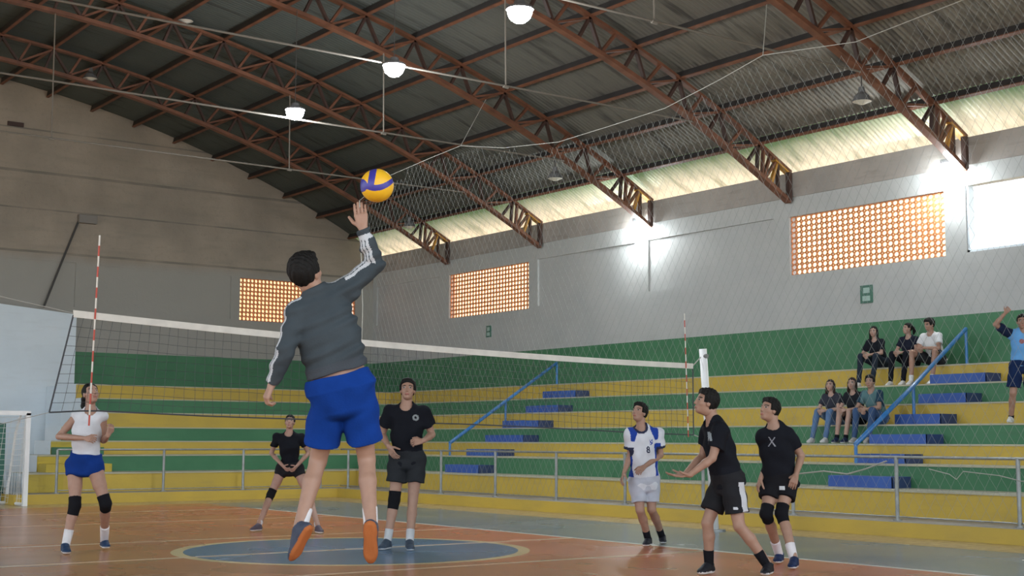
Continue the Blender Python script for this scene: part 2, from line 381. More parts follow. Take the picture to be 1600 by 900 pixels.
# railing of galvanised tube on the kerb
def railing(axis,q,u0,u1,posts,label):
    loc=(q,(u0+u1)/2,ZC) if axis=='X' else ((u0+u1)/2,q,ZC)
    e=empty('railing',loc,label=label,cat='railing')
    P=(lambda u,z:(q,u,z)) if axis=='X' else (lambda u,z:(u,q,z))
    for u in posts:
        b=MB(); b.tube([P(u,ZC+.004),P(u,1.0)],.026,10); b.tube([P(u,ZC+.004),P(u,ZC+.02)],.06,12); b.build('post',M['galv'],e,smooth=False)
    b=MB(); b.tube([P(u0,1.0),P(u1,1.0)],.019,8); b.build('rail',M['galv'],e)
    b=MB(); b.tube([P(u0,ZC+.055),P(u1,ZC+.055)],.010,6); b.build('bottom_rail',M['galv'],e)
XR=14.68; YR=26.05
railing('X',XR,YB+1.5,YR,[-.9+1.775*i for i in range(0,16)],'grey steel railing on the kerb in front of the side stand')
railing('Y',YR,8.62,XR-.05,[8.62,10.72,12.42,14.2],'grey steel railing on the kerb in front of the end stand')
# blue handrails
def handrail(label,pts,posts,x0=14.9):
    e=empty('handrail',(pts[0][0],pts[0][1],pts[0][2]-.9),label=label,cat='handrail')
    b=MB(); b.tube(pts,.036,12); b.build('rail',M['railblue'],e,smooth=True)
    lo=[np.array(p)-np.array([0,0,.10]) for p in pts]; 
    for p,zb in posts:
        b=MB(); b.tube([(p[0],p[1],zb),p],.026,10); b.tube([(p[0],p[1],zb),(p[0],p[1],zb+.015)],.06,12); b.build('post',M['railblue'],e)
def onplaneY(x,y,Y):
    r=FW*F_PX+RT*(x-800)+UP*(450-y); return CAM+r*Y/r[1]
Yh=14.25
r0=np.array([15.95,13.55,RZ[0]+.0]); 
def railpt(x,y,X):
    r=FW*F_PX+RT*(x-800)+UP*(450-y); return CAM+r*X/r[0]
a=railpt(1337,694,16.3); z_=railpt(1509,514,20.5)
mid=railpt(1427,603,18.4)
handrail('blue steel handrail climbing the near blue steps beside the seated spectators',[a,mid,z_],[(a,RZ[0]),(mid,RZ[3]),(z_,RZ[6])])
a=railpt(703,692,16.3); z_=railpt(870,567,20.5); mid=railpt(790,627,18.4)
handrail('blue steel handrail climbing the far blue steps near the corner',[a,mid,z_],[(a,RZ[0]),(mid,RZ[3]),(z_,RZ[6])])
# ------------------------------------------------------------------ roof steel
YT=[14.7,18.85,23.0,27.1,31.25]
ang=lambda x,R: math.asin((x-CX)/R)
def ptR(a,R,y): return (CX+R*math.sin(a),y,CZ+R*math.cos(a))
a_end=ang(XT,RT_); a_wall=ang(XW,RT_); NB=12; da=2*a_end/(2*NB)     # purlin bays
tr_labels={14.7:'arched rust brown truss nearest the camera, ending beside the open window bay',
 18.85:'arched rust brown truss, second from the camera, landing beside the large block window',
 23.0:'arched rust brown truss ending right above the left wall floodlight',
 27.1:'arched rust brown roof truss ending between the small block window and the left floodlight',
 31.25:'arched rust brown roof truss nearest the gable wall'}
for Y in YT:
    e=empty('roof_truss',(CX,Y,6),label=tr_labels[Y],cat='roof truss',group=None)
    def chord(R,w,h,name,n=36,x1=XW+.1,mi='rust'):
        b=MB(); a1=ang(x1,R); pts=[ptR(-a1+2*a1*i/n,R,Y) for i in range(n+1)]
        nrm=[(math.sin(-a1+2*a1*i/n),math.cos(-a1+2*a1*i/n)) for i in range(n+1)]
        vs=[]
        for p,(sx,cz_) in zip(pts,nrm):
            for yy,hh in ((-w/2,-h/2),(w/2,-h/2),(w/2,h/2),(-w/2,h/2)): vs.append((p[0]+sx*hh,p[1]+yy,p[2]+cz_*hh))
        fs=[(i*4+k,i*4+(k+1)%4,i*4+4+(k+1)%4,i*4+4+k) for i in range(n) for k in range(4)]
        b.add(vs,fs); return b.build(name,[M[mi]],e)
    chord(RT_-.10,.13,.055,'top_chord',x1=XW-.02); chord(RB,.15,.075,'bottom_chord',x1=XW-.06)
    def webbar(a1,R1,a2,R2,yo=0,mt='rust',w=.05):
        b=MB(); p=ptR(a1,R1,Y+yo); q=ptR(a2,R2,Y+yo); b.bar(p,q,.075,w,(0,1,0)); b.build('web_bar',M[mt],e)
    Rt=RT_-.13; Rb=RB+.03
    for i in range(NB*2):
        a0=-a_end+da*i; s=1 if i>=NB else -1
        n0,n1=(a0,a0+da) if s>0 else (a0+da,a0)
        m0=n0+(n1-n0)*.38                      # bottom node inside the bay
        webbar(n0,Rt,m0,Rb,mt='rustdark'); webbar(m0,Rb,n0+(n1-n0)*.55,Rt,mt='rust'); webbar(m0,Rb,n1,Rt,w=.04)
        webbar(n1,Rt,n0+(n1-n0)*.9,Rb,mt='rustdark')
    for s in (1,):
        aw=a_wall-.002
        for f0,f1,mt in ((0,.22,'rustdark'),(.18,.40,'rust'),(.42,.45,'rust'),(.62,.50,'rust'),(.66,.72,'rustyellow'),(.68,.97,'rustdark')):
            webbar(a_end+(aw-a_end)*f0,Rt,a_end+(aw-a_end)*f1,Rb,mt=mt)
        b=MB(); q=ptR(a_end,Rt,Y); w0=ptR(a_wall,Rt,Y); b.bar((XW-.1,Y-.05,6.02),(XW-.1,Y-.05,6.6),.10,.08,(0,1,0)); b.build('end_plate',M['rustdark'],e)
        b=MB(); b.bar(ptR(a_end+.55*(aw-a_end),Rt-.02,Y),ptR(aw+.006,Rt-.02,Y),.14,.03,(0,1,0)); b.build('end_gusset',M['rustyellow'],e,label='yellow primed end of the top chord')
# purlins
nm=['first','second','third','fourth','fifth','sixth','seventh','eighth','ninth','tenth','eleventh','twelfth']
for i in range(0,2*NB+1):
    a=-a_end+da*i; p=ptR(a,RT_+.0,0)
    if p[0]<3.2: 
        continue
    b=MB(); u=np.array(ptR(a,RT_-.02,0)); 
    b.bar((u[0],YB,u[2]),(u[0],YG-.02,u[2]),.05,.15,(math.cos(a),0,-math.sin(a))); 
    v=np.array(ptR(a,RT_-.095,0)); b.bar((v[0],YB,v[2]),(v[0],YG-.02,v[2]),.07,.02,(math.cos(a),0,-math.sin(a)),1)
    k=2*NB-i
    b.build('purlin',[M['purlinface'],M['rust']],label='dark steel roof purlin running lengthwise, %s one up from the right eave'%(nm[k] if k<12 else 'thirteenth fourteenth fifteenth'.split()[k-12]),cat='purlin',group='roof purlins')
# horizontal tie rods under the trusses with their drop rods
for Y,z,x0,drops,lab in ((14.7,7.35,5.0,[(13.43,8.2)],'pale horizontal tie rod nearest the camera, crossing the top of the picture'),
        (18.85,7.29,5.0,[(13.75,8.72)],'pale horizontal tie rod behind the middle ceiling lamp'),
        (23.0,7.22,5.0,[(13.8,8.72)],'pale horizontal tie rod passing the far ceiling lamp'),
        (27.1,7.14,5.0,[(13.85,8.72),(8.6,9.2)],'pale horizontal tie rod farthest back, ending above the jumping player')):
    e=empty('tie_rod',(12,Y,z),label=lab,cat='tie rod')
    zr=z; xb=CX+math.sqrt(RB**2-(zr-CZ)**2)
    b=MB(); b.tube([(2*CX-xb,Y,z),(xb,Y,z)],.018,6); b.build('rod',M['tie'],e)
    for dx,dz in drops:
        zt=zarc(dx,RB)
        b=MB(); b.tube([(dx,Y,z-.04),(dx-.02,Y,zt)],.014,6); b.build('drop_rod',M['tie'],e)
        b=MB(); b.tube([(dx-.05,Y,z-.01),(dx+.05,Y,z-.02)],.03,6); b.build('clamp',M['tie'],e)
# ------------------------------------------------------------------ lamps
def highbay(x,y,z,label,zt,hang):
    e=empty('ceiling_lamp',(x,y,z),label=label,cat='ceiling lamp')
    b=MB(); b.lathe([(0,.12),(.07,.12),(.09,.06),(.19,.02),(.19,-.01),(.175,-.01)],(x,y,z),24); b.build('housing',M['lampgrey'],e,smooth=False)
    b=MB(); b.lathe([(.172,-.012),(.168,-.06),(.14,-.13),(.08,-.18),(0,-.195)],(x,y,z),24); b.build('lit_disc',M['lampon'],e,label='glowing white disc')
    b=MB(); b.tube([(x,y,z+.12),(x,y,zt)],.007,6); b.build('hanger',M['wire'],e)
    L=bpy.data.lights.new('lamp_light','POINT'); L.energy=90; L.color=(.88,.95,1.0); L.shadow_soft_size=.16
    o=bpy.data.objects.new('lamp_light',L); COL.objects.link(o); o.location=(0,0,-.36); o.parent=e
highbay(11.80,22.9,7.37,'lit round ceiling lamp farthest from the camera, leftmost of the three',zarc(11.8,RB),1)
highbay(11.43,18.75,7.25,'lit round ceiling lamp in the middle of the three',zarc(11.43,RB),1)
highbay(10.88,14.6,7.02,'lit round ceiling lamp nearest the camera, at the top of the picture',zarc(10.88,RB),1)
def bell(p,zt,label,s=1.0):
    x,y,z=p; e=empty('pendant_lamp',(x,y,z),label=label,cat='pendant lamp',group=None)
    b=MB(); b.lathe([(.025*s,.26*s),(.05*s,.25*s),(.06*s,.16*s),(.12*s,.10*s),(.17*s,.0),(.16*s,.0)],(x,y,z),20); b.build('shade',M['lampgrey'],e)
    b=MB(); b.lathe([(.16*s,.002),(.10*s,-.02),(.05*s,-.045*s),(0,-.05*s)],(x,y,z),20); b.build('bulb',M['lampwhite'],e,label='unlit pale bulb')
    b=MB(); b.tube([(x,y,z+.25*s),(x,y,zt)],.012,6); b.build('cable',M['wire'],e)
bell((18.15,14.75,6.86),zarc(18.15,RB),'unlit bell shaped lamp hanging from the truss nearest the camera')
bell((18.1,23.0,6.80),zarc(18.1,RB),'unlit bell shaped lamp under the truss above the left floodlight')
bell((18.75,29.9,6.66),zarc(18.75,RT_)-.08,'unlit bell shaped lamp near the far corner, behind the ball')
p=onplaneY(141,123,31.25); bell((p[0],31.25,p[2]),zarc(p[0],RB),'unlit lamp hanging on a wire in front of the gable, far left')
p=onplaneY(290,33,27.1); bell((p[0],27.1,p[2]),zarc(p[0],RT_)-.1,'unlit lamp high under the roof at the upper left')
def flood(y,label):
    x=XW-.17; z=6.08; e=empty('floodlight',(x,y,z),label=label,cat='floodlight')
    b=MB(); b.bar((XW-.04,y,z+.02),(x+.1,y,z+.06),.05,.05); b.bar((XW-.02,y,z-.10),(XW-.02,y,z+.12),.16,.03,(0,1,0)); b.build('bracket',M['lampgrey'],e)
    b=MB(); n=np.array([-.50,-.30,-.81]); n/=np.linalg.norm(n); c=np.array([x,y,z])
    b.bar(c+[.02,0,.08],c+[.02,0,.16],.22,.14,(0,1,0)); b.build('housing',M['lampgrey'],e)
    b=MB(); c2=c-[0,0,.02]
    b.lathe([(0,.10),(.07,.09),(.115,.05),(.13,0),(.115,-.05),(.07,-.09),(0,-.10)],tuple(c2),20); b.build('lens',M['floodon'],e,label='glowing white lens')
    L=bpy.data.lights.new('flood_light','POINT'); L.energy=42; L.color=(.88,.97,1.0); L.shadow_soft_size=.12
    o=bpy.data.objects.new('flood_light',L); COL.objects.link(o); o.location=(-.06,0,-.20); o.parent=e
flood(23.32,'lit floodlight on the side wall between two plain panels')
flood(14.98,'lit floodlight on the side wall beside the open window bay')

# ------------------------------------------------------------------ small things on the walls
def exitsign(y,z,w,h,label):
    e=empty('wall_sign',(XW,y,z),label=label,cat='sign')
    b=MB(); b.box(XW-.03,XW,y-w/2,y+w/2,z-h/2,z+h/2); b.build('board',M['signgreen'],e)
    b=MB(); b.box(XW-.036,XW-.03,y-w*.30,y+w*.22,z+h*.06,z+h*.36); b.box(XW-.036,XW-.03,y-w*.33,y+w*.30,z-h*.38,z-h*.10); b.build('symbol',M['signpale'],e)
exitsign(16.98,3.98,.28,.34,'small green framed sign on the white side wall below the large block window')
exitsign(29.35,4.03,.20,.30,'tiny dull green sign on the side wall below the small block window')
p=onplaneY(135,344,YG)
e=empty('junction_box',(p[0],YG,p[2]),label='small grey box on the gable wall with a cable running down',cat='box')
b=MB(); b.box(p[0]-.24,p[0]+.24,YG-.16,YG,p[2]-.10,p[2]+.12); b.build('box_body',M['boxgrey'],e,bevel=.01)
b=MB(); q=onplaneY(68,480,YG-.13); mid_=onplaneY(100,400,YG-.03); b.tube([(p[0]-.2,YG-.04,p[2]),(mid_[0],YG-.04,mid_[2]),(q[0],YG-.14,q[2])],.028,6); b.build('cable',M['wire'],e)
p=onplaneY(24,194,YG); b=MB(); b.box(p[0]-.2,p[0]+.2,YG-.05,YG,p[2]-.06,p[2]+.05); b.build('wall_bracket',M['rustdark'],label='small rusty metal plate high on the gable wall at the left',cat='bracket')
# green door in the pale wall behind the goal, blue bag
b=MB(); b.box(5.6,8.02,27.28,27.38,0,1.50); b.build('sports_mat',M['doorgreen'],bevel=.02,label='dark green foam mat standing upright behind the goal',cat='mat')
e=empty('equipment_bag',(7.2,26.75,0),label='dark blue sports bag on the floor behind the goal at the left edge',cat='bag')
b=MB(); 
for i in range(9):
    pass
b.tube([(6.7,26.75,.30),(6.76,26.75,.31),(6.95,26.75,.31),(7.4,26.75,.31),(7.64,26.75,.31),(7.70,26.75,.30)],[.12,.27,.30,.30,.27,.12],16); b.build('bag_body',M['bagblue'],e,smooth=True)
b=MB(); b.tube([(6.9,26.5,.42),(7.0,26.52,.66),(7.2,26.56,.74),(7.4,26.52,.66),(7.5,26.5,.42)],.02,6); b.build('strap',M['netcord'],e)

# ------------------------------------------------------------------ goal
YGL=25.35; GX0,GX1=4.85,7.83; GH=1.66
e=empty('goal',(6.35,YGL,0),label='white futsal goal with a drooping white net at the left edge',cat='goal')
for x in (GX0,GX1):
    b=MB(); b.bar((x,YGL,0),(x,YGL,GH),.08,.08,(1,0,0)); b.build('goal_post',M['postwhite'],e)
    b=MB(); b.tube([(x,YGL,GH),(x-.02,YGL+.35,GH-.02),(x-.03,YGL+.6,GH-.35),(x-.06,YGL+.9,.05)],.022,8); b.build('back_stay',M['postwhite'],e)
b=MB(); b.bar((GX0-.04,YGL,GH),(GX1+.04,YGL,GH),.08,.08,(0,1,0)); b.build('crossbar',M['postwhite'],e)
b=MB(); b.tube([(GX0,YGL+.9,.03),(GX1-.05,YGL+.9,.03)],.03,8); b.tube([(GX0,YGL+.05,.03),(GX0,YGL+.9,.03)],.03,8); b.tube([(GX1-.02,YGL+.05,.03),(GX1-.05,YGL+.9,.03)],.03,8); b.build('ground_frame',M['postwhite'],e)
b=MB()
def gnet(u,v):   # side net, gathered
    y=YGL+.04+u*(.4+.5*(1-v)); return (GX1-.03-.05*u-.02*math.sin(u*9+v*3),y,.03+v*(GH-.08-.05*u))
for s_ in range(2):
    N1,N2=9,16
    f=(lambda u,v:gnet(u,v)) if s_==0 else (lambda u,v:(GX0+u*(GX1-GX0)-.06,YGL+.88-.5*v,.05+v*(GH-.12)))
    n1=N1 if s_==0 else 26
    for i in range(n1+1): b.tube([f(i/n1,j/8) for j in range(9)],.004,3,cap=False)
    for j in range(N2+1): b.tube([f(i/8,j/N2) for i in range(9)],.004,3,cap=False)
b.build('goal_net',M['postwhite'],e)

# ------------------------------------------------------------------ volleyball net
YN=13.5; nx0,nx1=4.57,12.98
def ntop(x):
    u=(x-nx0)/(nx1-nx0); return 2.465*(1-u)+2.235*u-.10*4*u*(1-u)*.55
def nbot(x):
    return float(np.interp(x,[4.57,4.93,6.02,7.14,8.16,9.21,9.96,10.96,12.02,12.98],[1.455,1.48,1.44,1.42,1.40,1.39,1.37,1.34,1.30,1.28]))
e=empty('volleyball_net',(8.8,YN,1.3),label='black volleyball net with a white top tape stretched across the court',cat='net')
N=60; xs=np.linspace(nx0,nx1,N+1)
b=MB(); vs=[];fs=[]
for x in xs:
    t_=.07; zt=ntop(x)
    for dy,dz in ((-.008,0),(.008,0),(.008,-t_),(-.008,-t_)): vs.append((x,YN+dy,zt+dz))
for i in range(N): fs+=[(i*4+k,i*4+(k+1)%4,i*4+4+(k+1)%4,i*4+4+k) for k in range(4)]
fs+=[(0,1,2,3),(N*4+3,N*4+2,N*4+1,N*4)]
b.add(vs,fs); b.build('top_tape',M['netwhite'],e)
b=MB()
nc=84
def nshift(v,x): # left edge slants outward towards the bottom
    return -.20*v*max(0,1-(x-nx0)/1.3)
for i in range(nc+1):
    x=nx0+(nx1-nx0)*i/nc; zt=ntop(x)-.07; zb=nbot(x)
    b.tube([(x+nshift(v,x)+.006*math.sin(i*2.1+v*7),YN+.01*math.sin(i*.4+v*4),zt+(zb-zt)*v) for v in np.linspace(0,1,5)],.0024,3,cap=False)
for j in range(1,10):
    v=j/10; b.tube([(x+nshift(v,x),YN+.006*math.sin(x*3+j),ntop(x)-.07+(nbot(x)-ntop(x)+.07)*v+.004*math.sin(x*7+j)) for x in xs],.0024,3,cap=False)
b.build('netting',M['netcord'],e)
b=MB(); b.tube([(x+nshift(1,x),YN,nbot(x)) for x in xs],.008,5); b.tube([(nx0,YN,ntop(nx0)-.05),(nx0-.2,YN,nbot(nx0))],.009,5); b.tube([(nx1,YN,ntop(nx1)-.05),(nx1,YN,nbot(nx1))],.009,5); b.build('edge_cord',M['netcord'],e)
for q0,q1,qr in (((nx0-.2,YN,nbot(nx0)),(3.46,YN,1.22),.004),((nx0,YN,ntop(nx0)-.03),(3.48,YN,2.62),.005),((nx1,YN,ntop(nx1)-.03),(13.17,YN,2.36),.008),((nx1,YN,nbot(nx1)),(13.27,YN,1.20),.008)):
    b=MB(); b.tube([q0,q1],qr,5); b.build('tie_cord',M['rope'],e)
for xa,lean,z0,z1,lab in ((4.78,.04,1.33,3.23,'left'),(12.84,-.05,1.25,2.90,'right')):
    a_=MB(); n=18
    for k in range(n):
        f=lambda t:(xa+lean*(t-.5),YN-.02,z0+(z1-z0)*t)
        a_.tube([f(k/n),f((k+1)/n)],.009 if lab=='left' else .007,6,mi=k%2)
    a_.build('antenna',[M['red'],M['netwhite']],e,label='red and white striped rod')
for a0,a1,lab in (((13.36,YN,0),(13.17,YN,2.44),'white net post leaning slightly, right of the volleyball net'),((3.45,YN,0),(3.5,YN,2.66),'white net post outside the left edge of the picture')):
    e=empty('net_post',a0,label=lab,cat='post')
    b=MB(); b.tube([a0,a1],.052,14); b.build('pole',M['postwhite'],e,smooth=True)
    b=MB(); b.lathe([(.0,.02),(.14,.02),(.14,0)],a0,16); b.build('base',M['galv'],e)
    b=MB(); b.tube([np.array(a1)-[0,.08,.1],np.array(a1)-[0,-.02,.1]],.03,8); b.build('pulley',M['galv'],e)

# ------------------------------------------------------------------ tall safety net hung in front of the stands
XS=14.55
tops=[(4,6.95),(6.5,7.0),(8.4,6.75),(10.2,6.72),(11.9,6.58),(13.6,6.78),(14.5,6.6),(15.7,6.40),(17.0,6.36),(18.4,6.33),(20.0,6.50),(21.4,6.78),(22.4,6.72),(24.0,6.60),(25.2,6.25)]
def stop(y): return float(np.interp(y,[t[0] for t in tops],[t[1] for t in tops]))
e=empty('safety_net',(XS,16,0),label='tall grey diamond mesh safety net hanging in front of the side stand',cat='net')
b=MB(); P_=.16
ysn=(4.0,25.2); z0=.25
def clip_line(c,s):   # points of the diagonal z = z0 + s*(y-c)
    out=[]
    for k in range(0,40):
        z=z0+k*.2
        y=c+(z-z0)*s
        if y<ysn[0] or y>ysn[1]: 
            if out: break
            continue
        if z>stop(y): break
        out.append((XS+.03*math.sin(y*1.3)+.02*math.sin(z*2),y+.02*math.sin(z*3+y),z))
    return out
c=ysn[0]-8
while c<ysn[1]+8:
    for s in (.62,-.62):
        l=clip_line(c,s)
        if len(l)>1: b.tube(l,.0018,3,cap=False)
    c+=P_
b.build('netting',M['safenet'],e)
b=MB(); b.tube([(XS,y,z) for y,z in tops],.006,5); b.build('top_cord',M['rope'],e)
b=MB(); b.tube([(XS,25.2,6.25),(XS,25.0,4),(XS,25.05,1.2)],.011,5); b.build('side_rope',M['rope'],e)
b=MB()
for y,z in ((21.4,6.78),(13.6,6.78),(6.5,7.0)): b.tube([(XS,y,z),(XS+1.5,y+1.3,min(zarc(XS+1.5,RB),8.2))],.007,4)
b.build('hanging_cord',M['rope'],e)
b=MB(); b.tube([(XS-.03,y,z) for y,z in ((13.2,.74),(12.6,.80),(12.2,.77),(11.9,.84),(11.55,.95))],.010,4); b.tube([(XS-.03,y,z) for y,z in ((10.9,.86),(10.6,.80),(10.5,.74),(10.4,.84),(9.9,.80),(9.6,.74),(9.2,.78))],.006,4); b.build('loose_edge',M['rope'],e)
# ------------------------------------------------------------------ people: distance fields turned into surfaces
def nrm(v): v=np.array(v,float); return v/max(np.linalg.norm(v),1e-9)
class Field:
    """smooth union of rounded shapes sampled on a grid, surfaced with dual vertices"""
    def __init__(s): s.pr=[]; s.cuts=[]; s.noise=None
    def cone(s,a,b,r0,r1,k=.02,clip=None): s.pr.append(('c',np.array(a,float),np.array(b,float),r0,r1,k,clip)); return s
    def ball(s,c,r,k=.02,clip=None): return s.cone(c,np.array(c)+[0,0,1e-4],r,r,k,clip)
    def ell(s,c,ax,r,k=.02,clip=None): s.pr.append(('e',np.array(c,float),np.array(ax,float),np.array(r,float),None,k,clip)); return s
    def loft(s,a,b,lat0,lat1,tab,k=.03,clip=None): s.pr.append(('l',np.array(a,float),np.array(b,float),(np.array(lat0,float),np.array(lat1,float)),tab,k,clip)); return s
    def bounds(s):
        lo=np.full(3,1e9);hi=-lo
        for p in s.pr:
            if p[0]=='c':
                r=max(p[3],p[4]); lo=np.minimum(lo,np.minimum(p[1],p[2])-r); hi=np.maximum(hi,np.maximum(p[1],p[2])+r)
            elif p[0]=='e':
                r=p[3].max(); lo=np.minimum(lo,p[1]-r); hi=np.maximum(hi,p[1]+r)
            else:
                r=max(t[1] for t in p[4])+.02; lo=np.minimum(lo,np.minimum(p[1],p[2])-r); hi=np.maximum(hi,np.maximum(p[1],p[2])+r)
        return lo,hi
    def ev(s,p,X):
        t=p[0]
        if t=='c':
            a,b,r0,r1=p[1:5]; ab=b-a; L=max(ab@ab,1e-12); w=X-a; h=np.clip((w@ab)/L,0,1)
            d=np.sqrt(np.maximum(((w-h[...,None]*ab)**2).sum(-1),0))-(r0+(r1-r0)*h)
        elif t=='e':
            c,ax,r=p[1:4]; w=(X-c)@ax.T; k0=np.sqrt(((w/r)**2).sum(-1)); k1=np.sqrt(((w/(r*r))**2).sum(-1))+1e-9; d=k0*(k0-1)/k1
        else:
            a,b,(l0,l1),tab=p[1:5]; ab=b-a; L=np.linalg.norm(ab); n=ab/L; w=X-a; hh=(w@n)/L; h=np.clip(hh,0,1)
            la=l0*(1-h[...,None])+l1*h[...,None]; la=la-n*(la@n)[...,None]; la/=np.linalg.norm(la,axis=-1)[...,None]
            fr=np.cross(n,la); q=w-h[...,None]*ab
            T=[x[0] for x in tab]; wd=np.interp(h,T,[x[1] for x in tab]); dp=np.interp(h,T,[x[2] for x in tab]); ofs=np.interp(h,T,[(x[3] if len(x)>3 else 0) for x in tab])
            u=(q*la).sum(-1)/wd; v=((q*fr).sum(-1)-ofs)/dp; ez=(hh-h)*L/np.minimum(wd,dp)*np.where(hh<0,2.0,1.0)
            m_=np.abs(u)**2.3+np.abs(v)**2.3
            d=(np.sqrt(m_**(2/2.3)+ez**2)-1)*np.minimum(wd,dp)
        if p[6] is not None:
            for (o,nn) in p[6]: d=np.maximum(d,(X-np.array(o))@nrm(nn))
        return d
    def mesh(s,h,pad=None):
        lo,hi=s.bounds(); pad=pad or 3*h; lo=lo-pad; hi=hi+pad
        n=np.ceil((hi-lo)/h).astype(int)+1
        D=np.full(n,1.0,np.float32); ax=[lo[i]+h*np.arange(n[i]) for i in range(3)]
        for p in s.pr:
            k=p[5]
            if p[0]=='c': r=max(p[3],p[4]); l=np.minimum(p[1],p[2])-r; g=np.maximum(p[1],p[2])+r
            elif p[0]=='e': r=p[3].max(); l=p[1]-r; g=p[1]+r
            else: r=max(max(t[1],t[2]) for t in p[4])+.03; l=np.minimum(p[1],p[2])-r; g=np.maximum(p[1],p[2])+r
            m_=k+2.5*h
            i0=np.maximum(((l-m_-lo)/h).astype(int),0); i1=np.minimum(((g+m_-lo)/h).astype(int)+2,n)
            if (i1<=i0).any(): continue
            X=np.stack(np.meshgrid(*[ax[i][i0[i]:i1[i]] for i in range(3)],indexing='ij'),-1)
            d=s.ev(p,X); sl=tuple(slice(i0[i],i1[i]) for i in range(3)); A=D[sl]
            kk=max(k,1e-4); hh=np.clip(.5+.5*(A-d)/kk,0,1); D[sl]=A*(1-hh)+d*hh-kk*hh*(1-hh)
        if s.noise or s.cuts:
            X=np.stack(np.meshgrid(*ax,indexing='ij'),-1)
            if s.noise: 
                near=np.abs(D)<.06; D[near]+=s.noise(X[near]).astype(np.float32)
            for f in s.cuts: D=np.maximum(D,f(X).astype(np.float32))
        D[0]=D[-1]=1; D[:,0]=D[:,-1]=1; D[:,:,0]=D[:,:,-1]=1
        return dual(D,lo,h)
def dual(D,lo,h):
    S=D<0; nx,ny,nz=D.shape
    cs=sum(S[i:nx-1+i,j:ny-1+j,k:nz-1+k].astype(np.int8) for i in (0,1) for j in (0,1) for k in (0,1))
    act=(cs>0)&(cs<8); idx=-np.ones(act.shape,int); ii=np.argwhere(act); idx[act]=np.arange(len(ii))
    acc=np.zeros((len(ii),3)); cnt=np.zeros(len(ii))
    C=[(i,j,k) for i in (0,1) for j in (0,1) for k in (0,1)]
    val={c:D[ii[:,0]+c[0],ii[:,1]+c[1],ii[:,2]+c[2]] for c in C}
    for c in C:
        for a in range(3):
            if c[a]==0:
                c2=list(c); c2[a]=1; c2=tuple(c2); v0,v1=val[c],val[c2]; cr=(v0<0)!=(v1<0)
                t=np.where(cr,v0/np.where(cr,v0-v1,1),0); q=np.zeros((len(ii),3)); q[:]=c; q[:,a]=t
                acc[cr]+=q[cr]; cnt[cr]+=1
    V=lo+h*(ii+acc/np.maximum(cnt,1)[:,None])
    F=[]
    for a in range(3):
        b_,c_=(a+1)%3,(a+2)%3; sl0=[slice(None)]*3; sl1=[slice(None)]*3; sl0[a]=slice(0,-1); sl1[a]=slice(1,None)
        A=S[tuple(sl0)]; B=S[tuple(sl1)]; e=np.argwhere(A!=B)
        e=e[(e[:,b_]>0)&(e[:,c_]>0)&(e[:,b_]<D.shape[b_]-1)&(e[:,c_]<D.shape[c_]-1)]
        q=[]
        for db,dc in ((-1,-1),(0,-1),(0,0),(-1,0)):
            o=e.copy(); o[:,b_]+=db; o[:,c_]+=dc; q.append(idx[o[:,0],o[:,1],o[:,2]])
        q=np.stack(q,1); fl=~A[e[:,0],e[:,1],e[:,2]]; q[fl]=q[fl][:,::-1]; F.append(q[(q>=0).all(1)])
    return V,np.concatenate(F)
def mk(name,parts,mats,parent=None,matf=None,**k):
    """parts: list of (V,F); matf(center)->material index array"""
    V=np.concatenate([p[0] for p in parts]); off=np.cumsum([0]+[len(p[0]) for p in parts[:-1]]); F=np.concatenate([p[1]+o for p,o in zip(parts,off)])
    me=bpy.data.meshes.new(name); c=np.array([(V[:,0].min()+V[:,0].max())/2,(V[:,1].min()+V[:,1].max())/2,V[:,2].min()])
    if parent is None and k.get('origin') is not None: c=np.array(k['origin'])
    k.pop('origin',None)
    me.vertices.add(len(V)); me.vertices.foreach_set('co',(V-c).astype(np.float32).ravel())
    me.loops.add(4*len(F)); me.loops.foreach_set('vertex_index',F.ravel().astype(np.int32))
    me.polygons.add(len(F)); me.polygons.foreach_set('loop_start',np.arange(0,4*len(F),4,dtype=np.int32)); 
    me.polygons.foreach_set('use_smooth',np.ones(len(F),bool))
    for q in (mats if isinstance(mats,(list,tuple)) else [mats]): me.materials.append(q)
    if matf is not None: me.polygons.foreach_set('material_index',matf(V[F].mean(1)).astype(np.int32))
    me.update(); me.validate()
    o=bpy.data.objects.new(name,me); COL.objects.link(o); o.location=Vector(c); setparent(o,parent); return tag(o,**k)

SK={}
def skin(col): 
    if col not in SK: SK[col]=mat('skin_%d'%len(SK),col,rough=.55,noise=.08,nscale=20)
    return SK[col]
CL={}
def cloth(col,rough=.9,noise=.12):
    if col not in CL: CL[col]=mat('cloth_%d'%len(CL),col,rough=rough,noise=noise,nscale=7,bump=.15,bscale=90,spec=.12)
    return CL[col]
HAIR=mat('black_hair',(.009,.008,.007),rough=.6,spec=.18,bump=.4,bscale=120)
HAIRB=mat('dark_brown_hair',(.028,.014,.009),rough=.6,spec=.18,bump=.4,bscale=120)
LIP=mat('lips',(.35,.13,.10),rough=.5); BROW=mat('brow_hair',(.03,.02,.016),rough=.7); EYEW=mat('eye_white',(.30,.27,.25),rough=.3); EYED=mat('eye_dark',(.02,.012,.01),rough=.2)
SOLE=cloth((.75,.74,.72)); 

